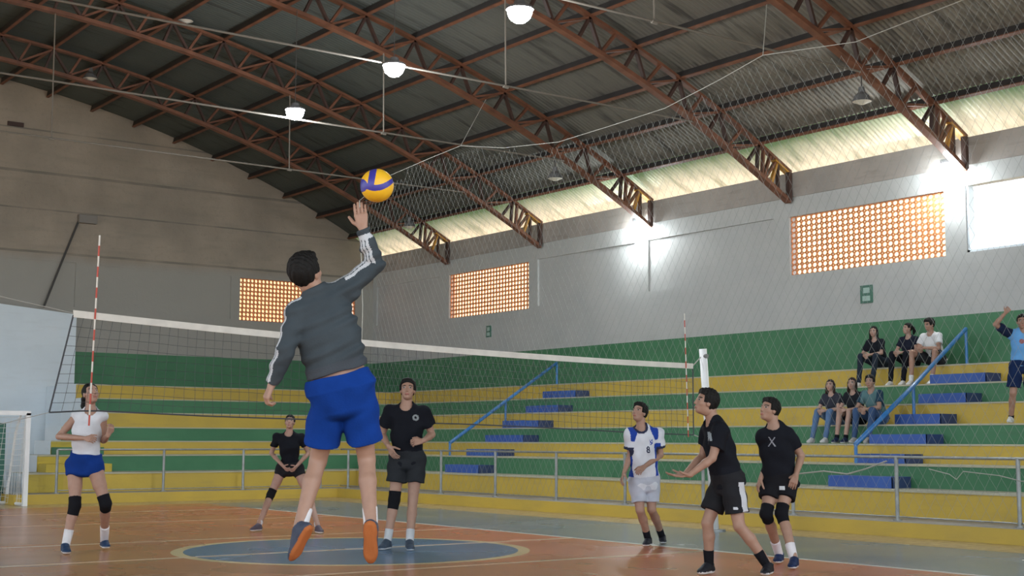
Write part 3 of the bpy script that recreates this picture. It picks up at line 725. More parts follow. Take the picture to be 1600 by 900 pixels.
def hand_parts(F,w,d,palm,s,curl,thumb=1,spread=.10,clen=1.0):
    """w wrist, d hand direction, palm = palm normal; thumb side sign along cross(d,palm)"""
    d=nrm(d); palm=nrm(np.array(palm)-d*(d@np.array(palm))); side=np.cross(d,palm)*thumb    # towards the thumb
    w=np.array(w,float)
    F.cone(w-d*.012*s,w+d*.01*s,.0235*s,.024*s,.012)
    for q in (-.030,-.010,.010,.030): F.cone(w+d*.012*s+side*q*.5*s,w+d*.085*s+side*q*s,.0145*s,.0125*s,.010)
    lens=[.072,.080,.074,.058]; offs=[.031,.0105,-.0105,-.031]; rr=[.0092,.0095,.009,.008]
    for L,o,r in zip(lens,offs,rr):
        p=w+d*.088*s+side*o*s; dirv=nrm(d+side*o*spread*60*.1); a=0
        for seg,fr in enumerate((.45,.30,.25)):
            a+=curl*(1.0 if seg else .75)
            dd=dirv*math.cos(a)+palm*math.sin(a); q=p+dd*L*fr*s*clen*1.08; F.cone(p,q,r*s*(1-.07*seg),r*s*(1-.07*(seg+1)),.003); p=q
    p=w+d*.025*s+side*.022*s+palm*.006*s; t1=nrm(side*.85+d*.75+palm*.35); q=p+t1*.042*s; F.cone(p,q,.0135*s,.0115*s,.008)
    t2=nrm(t1+d*.5+palm*(.25+curl*.5)-side*.25*curl); r_=q+t2*.030*s; F.cone(q,r_,.0112*s,.0100*s,.004); t3=nrm(t2+palm*curl*.4); F.cone(r_,r_+t3*.024*s,.0100*s,.0085*s,.003)

def person(J, label, s=1.0, female=False, skincol=(.42,.235,.155), top=None, bottom=None, shoes=(.03,.035,.05), solecol=True, socks=None, sockh=.5, kneepads=None, hair='short', haircol=None, h=.011, facing=(0,-1,0), look=None, hands=None, group=None, extra=None, chest_front=None, sleeve=.5, shortlen=.62, tight=False, longpants=None, longsleeve=False, wr=.008, hems=None, fat=1.0, shirt_mats=None, shirt_matf=None, shorts_mats=None, shorts_matf=None, foot_dir=None, collar=None, hem_tilt=None, handcurl=.35, waist=.10, shortr=.108, wrink=None, solemat=None, headscale=1.0):
    """J: world joints. facing: body front (horizontal). look: where the face points."""
    J={k:np.array(v,float) for k,v in J.items()}
    fc=nrm(facing); skm=skin(tuple(c*.84 for c in skincol)); g=.9 if female else 1.0
    P=(J['hl']+J['hr'])/2; N=J['neck']; latS=nrm(J['sr']-J['sl']); latH=nrm(J['hr']-J['hl'])
    # cross(n,lat): want loft's local v axis known; v>0 is 'front' when cross(up,lat)=front
    up_=nrm(N-P); fr=np.cross(up_,latS); sg=1.0 if fr@fc>0 else -1.0
    wS=np.linalg.norm(J['sr']-J['sl'])/2
    B=Field()
    sw=(.165 if not female else .175)*s
    base=P-up_*.06*s; topp=N-up_*.02*s
    bust=.018*s if female else 0
    tab=[(0,.125*s*(1.08 if female else 1),.105*s),(.14,.168*s*(1.04 if female else 1)*fat,.118*s*fat,-sg*.012*s),(.42,.135*s*(.88 if female else 1)*fat,.098*s*fat,0),(.70,.158*s*g*fat,.112*s*fat+bust,sg*(.006*s+bust)),(.88,.150*s*g,.095*s),(1.0,.075*s,.070*s)]
    tab=[t if len(t)>3 else (*t,0) for t in tab]
    B.loft(base,topp,latH,latS,tab,.03*s)
    hd=J['head']; 
    B.cone(N-up_*.03*s,N*.35+hd*.65,.062*s*g,.055*s*g,.02*s)
    for q in ('l','r'):
        sh=J['s'+q]; el=J['e'+q]; wr_=J['w'+q]
        B.cone(N-up_*.045*s,sh,.050*s*g,.050*s*g,.045*s)
        B.cone(sh,sh*.45+el*.55,.054*s*g,.045*s*g,.03*s); B.cone(sh*.5+el*.5,el,.045*s*g,.037*s*g,.015*s)
        fm=el*.7+wr_*.3; B.cone(el,fm,.037*s*g,.039*s*g,.012*s); B.cone(fm,wr_,.039*s*g,.025*s*g,.012*s)
        hp=J['h'+q]; kn=J['k'+q]; an=J['a'+q]
        hp2=hp+ (hp-P)*.08
        B.cone(hp2,hp*.5+kn*.5,.090*s*(1.03 if female else 1),.070*s,.03*s); B.cone(hp*.5+kn*.5,kn,.070*s,.053*s,.02*s)
        bk=-nrm(fc); cm=kn*.68+an*.32+bk*.012*s; B.cone(kn,cm,.050*s,.052*s,.02*s); B.cone(cm,an,.052*s,.034*s,.02*s); B.cone(kn*.97+an*.03,an,.044*s,.033*s,.015*s)
        fd=(foot_dir or {}).get(q,fc); fd=np.array(fd,float); J['f'+q]=nrm(fd)
        dn_=np.array([0,0,-1.0]); dn_=nrm(dn_-nrm(fd)*(dn_@nrm(fd))); B.cone(an,an+nrm(fd)*.10*s+dn_*.045*s,.030*s,.018*s,.01*s)
    body=[B.mesh(h)]
    # head at a finer step, part of the same mesh
    lk=nrm(look if look is not None else fc); upv=nrm(np.array([0,0,1.0])-lk*lk[2]) ; rt_=np.cross(lk,upv)   # right-hand axis of the head
    hs=s*headscale*(.96 if female else 1.0)
    H=Field(); A=np.stack([rt_,lk,upv])
    def hp_(r,f,u): return hd+(rt_*r+lk*f+upv*u)*hs
    H.ell(hp_(0,-.010,.030),A,np.array([.074,.094,.088])*hs,.02); H.ell(hp_(0,.022,-.035),A,np.array([.058,.068,.078])*hs,.03)
    H.ell(hp_(0,.055,-.088),A,np.array([.030,.026,.022])*hs,.022)
    H.cone(hp_(0,.086,.012),hp_(0,.099,-.026),.009*hs,.0125*hs,.012); H.ell(hp_(0,.086,-.062),A,np.array([.024,.012,.010])*hs,.010)
    for q in (-1,1): 
        H.ell(hp_(q*.074,-.006,-.008),A,np.array([.010,.020,.030])*hs,.006); H.ell(hp_(q*.032,.070,.028),A,np.array([.022,.012,.008])*hs,.012)
        H.ell(hp_(q*.042,.050,-.022),A,np.array([.022,.022,.018])*hs,.02)
    H.cone(N*.45+hd*.55-lk*.01,hp_(0,-.02,-.07),.054*s*g,.052*s*g,.02)
    def hmat(c):
        w=(c-hd)@A.T/hs; r,f,u=w[:,0],w[:,1],w[:,2]; m_=np.zeros(len(c))
        m_[(f>.055)&((np.abs(r)/.024)**2+((u+.062)/.0095)**2<1)]=1
        ar=np.abs(r)
        m_[(f>.045)&(np.abs(u-(.034-.15*np.abs(ar-.034)))<.0055)&(ar>.014)&(ar<.054)]=2
        m_[(f>.045)&(((ar-.034)/.016)**2+((u-.012)/.0075)**2<1)]=3
        m_[(f>.045)&(((ar-.034)/.007)**2+((u-.012)/.0075)**2<1)]=4
        return m_
    hh=min(h*.5,.0055) if h<.02 else .007
    Hm=H.mesh(hh); nb=len(body[0][1])
    hands=hands or {}
    for q in ('l','r'):
        F_=Field(); wr_=J['w'+q]; el=J['e'+q]
        hd_=hands.get(q,{}); d=nrm(hd_.get('d',nrm(wr_-el))); pl=hd_.get('palm',np.cross(d,latS) if False else -np.array(fc)*0+ (P+ (N-P)*.4 - wr_))
        # thumb side: with palm facing the viewer of the palm, right thumb lies along cross(d,palm) for a right hand
        th=1 if q=='r' else -1
        hand_parts(F_,wr_,d,pl,s*g*1.02,hd_.get('curl',handcurl),thumb=hd_.get('thumb',th))
        body.append(F_.mesh(.0042 if h<.012 else .0055))
    nh=len(Hm[1]); parts=[body[0],Hm]+body[1:]; tot=sum(len(p[1]) for p in parts)
    def bm_(c):
        m_=np.zeros(tot); m_[nb:nb+nh]=hmat(c[nb:nb+nh]); return m_
    foot=min(J['al'][2],J['ar'][2])-.08*s
    root=mk('person',parts,[skm,LIP,BROW,EYEW,EYED],None,bm_,origin=(P[0],P[1],foot),label=label,cat='person',group=group)
    # hair
    hm=haircol or HAIR; R=Field()
    def line(X):
        f=((X-hd)@lk)/hs; r=np.abs((X-hd)@rt_)/hs; u=((X-hd)@upv)/hs
        thr=np.where(f<-.022,-.062,np.where((r>.060)&(f<.040),-.004,.054+.35*np.maximum(f-.03,0)))
        return (thr-u)*hs*.8
    if hair in('short','crop'):
        t=.017 if hair=='short' else .010
        R.ell(hp_(0,-.016,.034),A,np.array([.074+t,.094+t,.088+t*1.2])*hs,.01)
        if hair=='short': R.ell(hp_(0,.05,.098),A,np.array([.058,.045,.026])*hs,.02)
        R.cuts=[lambda X:np.minimum(1,(((X-hd)@lk)/hs-(.074))*hs), line]
        R.noise=lambda X:.0035*np.sin(X[:,0]*140+X[:,2]*60)*np.sin(X[:,1]*150+X[:,2]*90)
    else:
        R.ell(hp_(0,-.020,.036),A,np.array([.084,.100,.096])*hs,.01)
        face=lambda X:np.where(((X-hd)@lk)/hs>-.005,(.052-((X-hd)@upv)/hs+.5*np.maximum(((X-hd)@lk)/hs-.03,0))*hs*.8,-1.0)
        if hair=='ponytail':
            R.cuts=[line]
        elif hair=='long':
            for q in (-1,1): R.cone(hp_(q*.074,-.02,.02),hp_(q*.082,-.005,-.15),.030*hs,.024*hs,.02); 
            R.cone(hp_(0,-.06,0),hp_(0,-.07,-.16),.07*hs,.05*hs,.03)
            R.cuts=[lambda X:np.where((((X-hd)@lk)/hs>.028)&(np.abs((X-hd)@rt_)/hs<.066),(.060-((X-hd)@upv)/hs)*hs*.8,-1.0)]
        R.noise=lambda X:.003*np.sin(X[:,0]*110)*np.sin(X[:,1]*120+X[:,2]*20)
    ho=mk('hair',[R.mesh(hh)],hm,root)
    if hair=='ponytail':
        R2=Field(); b0=hp_(0,-.10,.03); R2.ball(b0,.028*hs,.01); pv=(extra or {}).get('tail',[(0,-.14,.03),(0,-.165,-.03),(0,-.15,-.10)])
        pp=[b0]+[hp_(*v) for v in pv]; rr=[.024,.034,.036,.016]
        for i in range(len(pp)-1): R2.cone(pp[i],pp[i+1],rr[min(i,3)]*hs,rr[min(i+1,3)]*hs,.012)
        R2.noise=R.noise; mk('ponytail',[R2.mesh(hh)],hm,ho)
    # wrinkles
    sd=random.random()*10
    def wn(X): return wr*(np.sin(X[:,2]*38+np.sin(X[:,0]*17+sd)*2+X[:,1]*11)+.6*np.sin(X[:,0]*33+X[:,2]*21+sd*3)+.5*np.sin(X[:,1]*41-X[:,2]*15+sd))*.6-wr*.5
    # shirt
    if top:
        ease=.013 if not tight else .013
        T=Field(); hem=J.get('hem',P+up_*(-.03)*s)
        tb=[(t[0],(t[1]+ease+(0.012 if t[0]<.5 and not tight else 0)),(t[2]+ease+(.012 if t[0]<.5 and not tight else 0)),t[3]) for t in tab]
        hn=-up_ if hem_tilt is None else nrm(hem_tilt)
        hc=[(hem,hn)]
        ncut=N+up_*.012*s+fc*.0
        T.loft(base-up_*.06*s,topp,latH,latS,tb,.03*s,clip=hc)
        for q in ('l','r'):
            sh=J['s'+q]; el=J['e'+q]; wr_=J['w'+q]
            T.cone(N-up_*.045*s,sh,(.050*g)*s+ease,(.054*g)*s+ease,.045*s)
            if longsleeve:
                T.cone(sh,sh*.45+el*.55,.066*s*g,.056*s*g,.03*s); T.cone(sh*.5+el*.5,el,.057*s*g,.050*s*g,.015*s)
                e2=wr_-(nrm(wr_-el))*.012*s; T.cone(el,el*.5+wr_*.5,.052*s*g,.047*s*g,.015*s); T.cone(el*.5+wr_*.5,e2,.047*s*g,.034*s*g,.015*s,clip=[(e2,wr_-el)])
            elif sleeve>0:
                e2=sh+(el-sh)*sleeve; T.cone(sh,sh+(el-sh)*min(sleeve+.15,1),.070*s*g,.072*s*g*(.9 if tight else 1),.03*s,clip=[(e2,el-sh)])
        if collar: T.cone(N-up_*.03*s,N+(hd-N)*collar,.072*s,.070*s,.015*s,clip=[(N+(hd-N)*collar,hd-N)])
        if wr: T.noise=(wrink or wn)
        T.cuts=[]
        if not collar: 
            nc=N+up_*.005*s+fc*.045*s
            T.cuts.append(lambda X:(.072*s-np.sqrt(((X-nc)**2).sum(-1))))
        so_=mk('shirt',[T.mesh(h)],shirt_mats or cloth(top),root,(lambda c:shirt_matf(c,J,up_,latS,fc)) if shirt_matf else None)
    else: so_=None
    # shorts or trousers
    if bottom:
        S_=Field(); e=.017 if not tight else .011; wt=P+up_*waist*s
        S_.loft(base,P+up_*(waist+.04)*s,latH,latH,[(0,.130*s+e,.115*s+e,0),(.5,.172*s*fat+e,.124*s*fat+e,-sg*.010*s),(1,.150*s*fat+e,.108*s*fat+e,0)],.03*s,clip=[(wt,up_)])
        for q in ('l','r'):
            hp=J['h'+q]; kn=J['k'+q]; an=J['a'+q]; hp2=hp+(hp-P)*.08
            if longpants:
                S_.cone(hp2,kn,.098*s,.064*s,.03*s); e2=an+(kn-an)*.03; S_.cone(kn,e2,.064*s,.052*s if longpants=='loose' else .044*s,.02*s,clip=[(e2,an-kn)])
            else:
                e2=hp+(kn-hp)*shortlen; r1=(shortr if not tight else .084)*s
                S_.cone(hp2,hp+(kn-hp)*(shortlen+.1),.100*s if not tight else .099*s,r1 if not tight else .082*s,.025*s,clip=[(e2,kn-hp)])
        if wr: S_.noise=wn
        mk('trousers' if longpants else 'shorts',[S_.mesh(h)],shorts_mats or cloth(bottom),root,(lambda c:shorts_matf(c,J,up_,latH,fc)) if shorts_matf else None)
    for q in ('l','r'):
        kn=J['k'+q]; an=J['a'+q]; hp=J['h'+q]; fd=J['f'+q]
        if kneepads and q in kneepads:
            K=Field(); a0=kn+nrm(hp-kn)*.095*s; a1=kn+nrm(an-kn)*.10*s
            K.cone(a0+nrm(hp-kn)*.04,kn,.070*s,.062*s,.02,clip=[(a0,hp-kn)]); K.cone(kn,a1+nrm(an-kn)*.04,.062*s,.058*s,.02,clip=[(a1,an-kn)]); K.ball(kn+fc*.018*s,.052*s,.02)
            mk('knee_pad',[K.mesh(min(h,.009))],cloth((.010,.010,.012)),root)
        if socks is not None:
            K=Field(); a1=an+(kn-an)*sockh; K.cone(an-np.array([0,0,.02]),a1+(kn-an)*.1,.042*s,.052*s if sockh>.3 else .047*s,.01,clip=[(a1,kn-an)])
            mk('sock',[K.mesh(min(h,.008))],cloth(socks),root)
        K=Field(); dn=np.array([0,0,-1.0]); dn=nrm(dn-fd*(dn@fd)); sz=s
        heel=an-fd*.035*sz+dn*.045*sz; ball_=an+fd*.125*sz+dn*.052*sz; toe=an+fd*.175*sz+dn*.052*sz; sd_=np.cross(fd,dn); Af=np.stack([sd_,fd,-dn])
        K.cone(heel,an+fd*.05*sz+dn*.03*sz,.034*sz,.036*sz,.03); K.ell(ball_,Af,np.array([.043,.075,.030])*sz,.03); K.cone(an-dn*.022*sz-fd*.014*sz,an+dn*.04*sz,.043*sz,.042*sz,.02,clip=[(an-dn*.012*sz,-dn)]); K.cone(an+fd*.01*sz,an+fd*.085*sz+dn*.028*sz,.038*sz,.036*sz,.02)
        K.cone(heel,ball_,.036*sz,.036*sz,.02)
        pl=an+dn*.078*sz
        K.cuts=[lambda X,pl=pl,dn=dn:(X-pl)@dn]
        sk_=cloth(shoes,rough=.5)
        mk('shoe',[K.mesh(min(h,.008))],[sk_,solemat or SOLE],root,(lambda c,pl=pl,dn=dn:np.where((c-pl)@dn>-.020*sz,1,0)) if solecol else None)
    return root
# ------------------------------------------------------------------ the players
F0=_f0; R0=_r0; ZZ=_z
def PJ(D,d):
    o={}
    for k,v in d.items():
        if v[0]=='z': o[k]=onZ(v[1],v[2],v[3])
        else: o[k]=dep(v[0],v[1],D+(v[2] if len(v)>2 else 0))
    return o
def fdir(x0,y0,x1,y1): return nrm(onZ(x1,y1)-onZ(x0,y0))
BLK=(.010,.011,.015); NAVY=(.012,.02,.06)
# woman in white on the left
person(PJ(14.75,dict(head=(142,616),neck=(141,642),sr=(121,649,.06),sl=(160,650,-.05),er=(92,682,-.02),wr=(134,685,-.33),el=(162,688,.05),wl=(169,680,-.22),
   hr=(118,728,.02),hl=(146,727,-.03),kr=(117,790,-.12),kl=(165,787,-.10),ar=('z',102,852,.085),al=('z',163,844,.10),hem=(130,717))),
  'woman in a white sleeveless top and blue shorts with black knee pads, watching the ball',s=1.0,female=True,skincol=(.46,.26,.18),top=(.66,.66,.68),sleeve=0,bottom=(.007,.035,.19),shortlen=.22,tight=True,waist=.13,
  facing=-F0*.85+R0*.5,look=-F0*.7+R0*.6+ZZ*.35,socks=(.72,.70,.70),sockh=.40,kneepads='lr',shoes=(.02,.045,.10),hair='ponytail',haircol=HAIR,h=.009,
  foot_dir=dict(r=fdir(96,858,110,866),l=fdir(156,846,182,857)),hands=dict(r=dict(curl=.8,palm=F0*.9-ZZ*.3),l=dict(curl=.9,d=R0*.35+ZZ*.9-F0*.1,palm=-R0*.6+F0*.5)),extra=dict(tail=[(.0,-.165,.01),(.0,-.195,-.06),(.0,-.17,-.13)]),headscale=1.03)
# small woman behind the jumping player
person(PJ(18.6,dict(head=(453,660),neck=(452,677),sr=(433,684,.03),sl=(471,684,.03),er=(424,708,.05),wr=(443,729,-.22),el=(482,708,.05),wl=(463,729,-.22),
   hr=(442,732),hl=(464,732),kr=(423,773,-.12),kl=(482,773,-.12),ar=('z',404,821,.08),al=('z',497,824,.08),hem=(453,733))),
  'woman in a black t-shirt crouching ready behind the jumping player',s=.86,female=True,skincol=(.45,.26,.19),top=BLK,sleeve=.55,bottom=(.02,.02,.022),shortlen=.28,tight=True,facing=-F0,look=-F0+ZZ*.25,
  socks=(.6,.58,.58),sockh=.14,kneepads='lr',shoes=(.10,.08,.10),hair='crop',haircol=HAIR,h=.009,foot_dir=dict(r=-F0-R0*.5,l=-F0+R0*.5),hands=dict(r=dict(curl=.6),l=dict(curl=.6)))
# man in black facing the camera
person(PJ(15.45,dict(head=(637,610),neck=(635,634),sr=(609,644),sl=(662,644),er=(597,679,.06),wr=(607,697,-.16),el=(675,679,.05),wl=(661,689,-.24),
   hr=(623,718),hl=(650,718),kr=(616,781,-.08),kl=(645,782,-.08),ar=('z',605,846,.085),al=('z',640,847,.085),hem=(636,727))),
  'man in a black t-shirt standing on the blue centre circle facing the camera',s=1.04,skincol=(.44,.25,.17),top=BLK,sleeve=.60,bottom=(.025,.027,.03),shortlen=.55,facing=-F0,look=-F0+ZZ*.22,
  socks=(.55,.55,.55),sockh=.30,kneepads='r',shoes=(.05,.07,.10),hair='short',h=.009,foot_dir=dict(r=-F0-R0*.35,l=-F0+R0*.15),
  hands=dict(r=dict(curl=.35,d=R0*.5-ZZ*.85-F0*.2,palm=R0*.6+F0*.6),l=dict(curl=.9,d=-R0*.9-ZZ*.1-F0*.3,palm=F0-ZZ*.4)),
  shirt_mats=[cloth(BLK),cloth((.25,.27,.27))],shirt_matf=lambda c,J,up,lat,fc:((np.hypot((c-dep(649,652.5,15.3))@R0,(c-dep(649,652.5,15.3))@ZZ)<.034)&((c-dep(649,652.5,15.45))@F0<.0)&(np.hypot((c-dep(649,652.5,15.3))@R0,(c-dep(649,652.5,15.3))@ZZ)>.014)).astype(int))
# jersey player
JB=(.02,.055,.30)
def jersey(c,J,up,lat,fc):
    fr=fc; N=J['neck']; P=(J['hl']+J['hr'])/2; latn=nrm(lat-up*(lat@up)); u=(c-N)@latn; v=(c-N)@up; f=(c-N)@fr; m_=np.zeros(len(c))
    au=np.abs(u)
    m_[(v>-.16)&(au>.075+.35*np.maximum(-v-.02,0))&(au<.175+.1*v)&(v>-.17+.2*au)]=1           # raglan patches
    m_[(u<-.105)&(u>-.19)&(v<-.18)&(v>-.6)&(f>-.10)]=1
    m_[(u>.150)&(u<.19)&(v<-.24)&(v>-.6)]=1
    for q in 'lr':
        e2=J['s'+q]+(J['e'+q]-J['s'+q])*.62; d=nrm(J['e'+q]-J['s'+q]); t=(c-e2)@d; rr=np.linalg.norm(c-e2,axis=1); m_[(t>-.022)&(rr<.11)]=2
    rn=np.linalg.norm(c-(N+fr*.045),axis=1); m_[(rn<.088)&(v>-.07)]=2
    # digit 8 and crest on the chest
    def ring(cu,cv,r0,r1): q=np.hypot(u-cu,v-cv); return (q<r1)&(q>r0)
    m_[(f>0)&(ring(-.02,-.225,.007,.020)|ring(-.02,-.258,.008,.022))]=2
    m_[(f>0)&(np.abs(u+.075)<.026)&(np.abs(v+.16)<.03)&(((u*60).astype(int)+(v*60).astype(int))%2==0)]=1
    return m_
person(PJ(15.75,dict(head=(999,645),neck=(1003,668),sr=(984,678,-.04),sl=(1028,678,.04),er=(985,712,.0),wr=(975,739,-.12),el=(1032,711,.06),wl=(1007,729,-.20),
   hr=(996,755,-.02),hl=(1018,755,.02),kr=(1000,797,-.10),kl=(1018,796,-.04),ar=('z',1013,842,.08),al=('z',1035,838,.08),hem=(1006,764))),
  'young man in a white and blue football style jersey and white shorts, looking up left',s=.93,skincol=(.42,.24,.165),top=(.62,.63,.66),sleeve=.62,bottom=(.46,.48,.54),shortlen=.70,shortr=.086,facing=-F0*.85-R0*.45,look=-F0*.7-R0*.6+ZZ*.3,
  socks=BLK,sockh=.30,shoes=(.02,.022,.03),hair='short',h=.0075,foot_dir=dict(r=fdir(1022,848,1000,855),l=-F0-R0*.05),
  hands=dict(l=dict(curl=.7,palm=F0*.6-ZZ*.5),r=dict(curl=.4)),shirt_mats=[cloth((.62,.63,.66)),cloth(JB),cloth((.03,.035,.07))],shirt_matf=jersey)
# lunging player
def stripe_shorts(c,J,up,lat,fc):
    h_=J['hl']; d=nrm(J['kl']-h_); t=nrm(np.cross(d,ZZ)); t=nrm(fc-d*(fc@d)); x=(c-h_)@t; m_=np.zeros(len(c)); m_[(np.abs(x+.045)<.035)&((c-h_)@F0<-.03)&((c-h_)@ZZ<.0)]=1
    m_[(np.abs(x-.05)<.018)&(np.abs((c-h_)@d-.24)<.012)&((c-h_)@F0<0)]=1
    return m_
person(PJ(12.45,dict(head=(1103,629,-.02),neck=(1115,657),sr=(1108,671,.19),sl=(1126,672,-.16),er=(1098,712,.20),wr=(1070,741,.10),el=(1113,716,-.20),wl=(1078,742,-.22),
   hr=(1130,752,.11),hl=(1144,753,-.08),kr=(1105,817,.04),kl=(1155,822,-.16),ar=('z',1108,882,.085),al=('z',1201,883,.10),hem=(1136,760))),
  'young man in a black t-shirt lunging to the left with one leg stretched back',s=.98,skincol=(.43,.245,.165),top=BLK,sleeve=.62,bottom=(.02,.02,.022),shortlen=.70,facing=-R0*.95-F0*.25,look=-R0*.95-F0*.15+ZZ*.22,
  socks=(.010,.010,.012),sockh=.36,shoes=(.018,.018,.022),hair='short',h=.0075,foot_dir=dict(r=fdir(1112,890,1078,895),l=fdir(1212,890,1186,899)),
  hands=dict(l=dict(curl=.25,d=-R0-ZZ*.15,palm=R0*.1+ZZ),r=dict(curl=.25,d=-R0-ZZ*.1,palm=ZZ)),shorts_mats=[cloth((.02,.02,.022)),cloth((.55,.55,.56))],shorts_matf=stripe_shorts,
  shirt_mats=[cloth(BLK),cloth((.30,.34,.36))],shirt_matf=lambda c,J,up,lat,fc:((np.abs((c-dep(1109,682,12.3))@R0)<.008)&(np.abs((c-dep(1109,682,12.3))@ZZ)<.04)&((c-dep(1109,682,12.45))@F0<.0)).astype(int))
# player with knee pads
def xmark(c,J,up,lat,fc):
    o=dep(1209,690,13.3); a=(c-o)@R0; b_=(c-o)@ZZ; f=(c-dep(1209,690,13.5))@F0
    return ((np.abs(np.abs(a)*1.5-np.abs(b_))<.010)&(np.abs(b_)<.045)&(f<0)).astype(int)
def logo_short(c,J,up,lat,fc):
    o=dep(1224,763,13.3); return ((np.abs((c-o)@R0)<.026)&(np.abs((c-o)@ZZ)<.018)&((c-dep(1224,763,13.45))@F0<0)).astype(int)
person(PJ(13.5,dict(head=(1202,641),neck=(1211,665),sr=(1192,681,-.02),sl=(1231,680,-.02),er=(1201,722,.10),wr=(1189,747,-.02),el=(1252,712,.02),wl=(1244,741,-.14),
   hr=(1207,754,.02),hl=(1230,754,.0),kr=(1197,803,-.14),kl=(1221,802,-.16),ar=('z',1218,866,.085),al=('z',1241,874,.085),hem=(1218,762))),
  'young man in a black t-shirt and black knee pads, hand on his thigh',s=.96,skincol=(.42,.24,.16),top=BLK,sleeve=.60,bottom=(.012,.012,.014),shortlen=.52,tight=False,facing=-F0*.75-R0*.65,look=-R0*.85-F0*.5+ZZ*.25,
  socks=(.70,.66,.66),sockh=.34,kneepads='lr',shoes=(.015,.028,.08),hair='short',h=.0075,foot_dir=dict(r=fdir(1229,868,1209,877),l=fdir(1247,876,1226,886)),
  hands=dict(l=dict(curl=.3,d=-ZZ-R0*.35,palm=F0+R0*.2-ZZ*.2),r=dict(curl=.5,d=-ZZ-R0*.4)),
  shirt_mats=[cloth(BLK),cloth((.28,.28,.30))],shirt_matf=xmark,shorts_mats=[cloth((.012,.012,.014)),cloth((.6,.6,.6))],shorts_matf=logo_short)
# the jumping server, seen from behind
GREY=(.052,.064,.072); WST=(.50,.51,.52)
def jack(c,J,up,lat,fc):
    m_=np.zeros(len(c)); best=np.full(len(c),9.)
    for a,b_,o,f0,f1 in ((J['neck'],J['sr'],-F0*.15+ZZ,.30,1.1),(J['sr'],J['er'],ZZ*.9-R0*.25-F0*.55,-.1,1.08),(J['er'],J['wr'],-F0*.9-R0*.42,-.05,.93),(J['neck'],J['sl'],-F0*.1+ZZ,.55,1.1),(J['sl'],J['el'],-R0*.95-F0*.25,-.05,1.0),(J['el'],J['wl'],-R0*.9-F0*.35,0,.95)):
        a=a if f0<.29 or True else a; ax=b_-a; L=np.linalg.norm(ax); ax=ax/L; o=nrm(o-ax*(o@ax)); s_=np.cross(ax,o); w=c-a; t=(w@ax)/L; r=np.linalg.norm(w-(w@ax)[:,None]*ax,axis=1)
        k=(t>f0)&(t<f1)&(r<best)&(r<.105)&(r>.02); x=w@s_; m2=(w@o>0)&(np.abs(x)<.031)&~((np.abs(np.abs(x)-.011)<.0028))
        best=np.where(k,r,best); m_=np.where(k,m2.astype(float),m_)
    e=J['wr']; d=nrm(J['wr']-J['er']); t=(c-e)@d; m_[(t>-.060)&(t<-.030)&((c-e)@(-F0)>0)&(np.linalg.norm(c-e,axis=1)<.11)]=1; m_[(t>-.030)&(np.linalg.norm(c-e,axis=1)<.09)]=0
    hn=nrm(RT*.28-UP*.96); hd=(c-J['hem'])@hn; m_[hd>-.055]=2
    return m_
person(PJ(8.3,dict(head=(479,427,-.02),neck=(497,460),sr=(543,452,.06),sl=(465,488,-.04),er=(586,413,.14),wr=(567,358,.10),el=(446,548,-.12),wl=(425,600,-.06),
   hr=(559,620),hl=(516,626),kr=(573,718,.10),kl=(497,720,.10),ar=(580,826,-.16),al=(468,826,-.12),hem=(535,578))),
  'man in a grey jacket and blue shorts jumping to hit the ball, from behind',s=.99,skincol=(.44,.25,.17),top=GREY,longsleeve=True,bottom=(.006,.040,.225),shortr=.116,shortlen=.68,waist=.15,solemat=cloth((.42,.13,.04)),wrink=lambda X:.0055*(np.sin(((X-CAM)@RT)*26-((X-CAM)@UP)*62+3*np.sin(((X-CAM)@RT)*7))+.5*np.sin(((X-CAM)@RT)*40-((X-CAM)@UP)*95)-.6)*np.clip(1.2-np.abs((X-CAM)@RT/.8+1.1),.25,1)-.003,facing=F0*.97+R0*.15,look=F0*.75+R0*.45+ZZ*.42,
  socks=(.72,.70,.70),sockh=.30,shoes=(.06,.07,.10),solecol=True,hair='short',haircol=HAIR,h=.0062,wr=.007,collar=.34,hem_tilt=RT*.28-UP*.96,fat=1.12,
  foot_dir=dict(r=-ZZ*.93+F0*.30,l=-ZZ*.80+F0*.35-R0*.45),hands=dict(r=dict(curl=.22,d=-R0*.16+ZZ-F0*.0,palm=F0,thumb=1),l=dict(curl=.9,d=-R0*.35-ZZ*.9,palm=R0*.8+F0*.4)),
  shirt_mats=[cloth(GREY),cloth(WST),cloth((.06,.068,.078))],shirt_matf=jack)
# ball
bc=dep(589,290,8.55); e=MB(); nu,nv=224,112; Rr=.1035
tw=nrm(CAM-bc); bu=nrm(np.cross(ZZ,tw)*1.0); bv=np.cross(tw,bu)
vs=[];fs=[];ms=[]
for j in range(nv+1):
    for i in range(nu):
        t_=math.pi*j/nv; p_=2*math.pi*i/nu; vs.append(bc+Rr*(tw*math.cos(t_)+math.sin(t_)*(bu*math.cos(p_)+bv*math.sin(p_))))
for j in range(nv):
    for i in range(nu): fs.append((j*nu+i,(j+1)*nu+i,(j+1)*nu+(i+1)%nu,j*nu+(i+1)%nu))
b=MB(); b.add(vs,fs)
for k,f_ in enumerate(fs):
    n=(sum(np.array(vs[q]) for q in f_)/4-bc)/Rr; a,b2,c2=n@bu,n@bv,n@tw
    if c2<0: a,b2=-b2,a
    blue=(abs(b2-(-.13+.42*a*a+.10*a))<.18) or (abs(a-(-.22-.16*(1-b2)))<.20 and b2>-.05) or (a<-.60-.9*b2*b2*0 and (b2+.02)**2/.16+(a+.95)**2/.16<1)
    b.m[k]=1 if blue else 0
b.build('volleyball',[mat('ball_yellow',(.85,.47,.02),rough=.45,noise=.04),mat('ball_blue',(.045,.04,.30),rough=.4)],smooth=True,label='yellow and blue volleyball in the air above the raised hand',cat='ball')

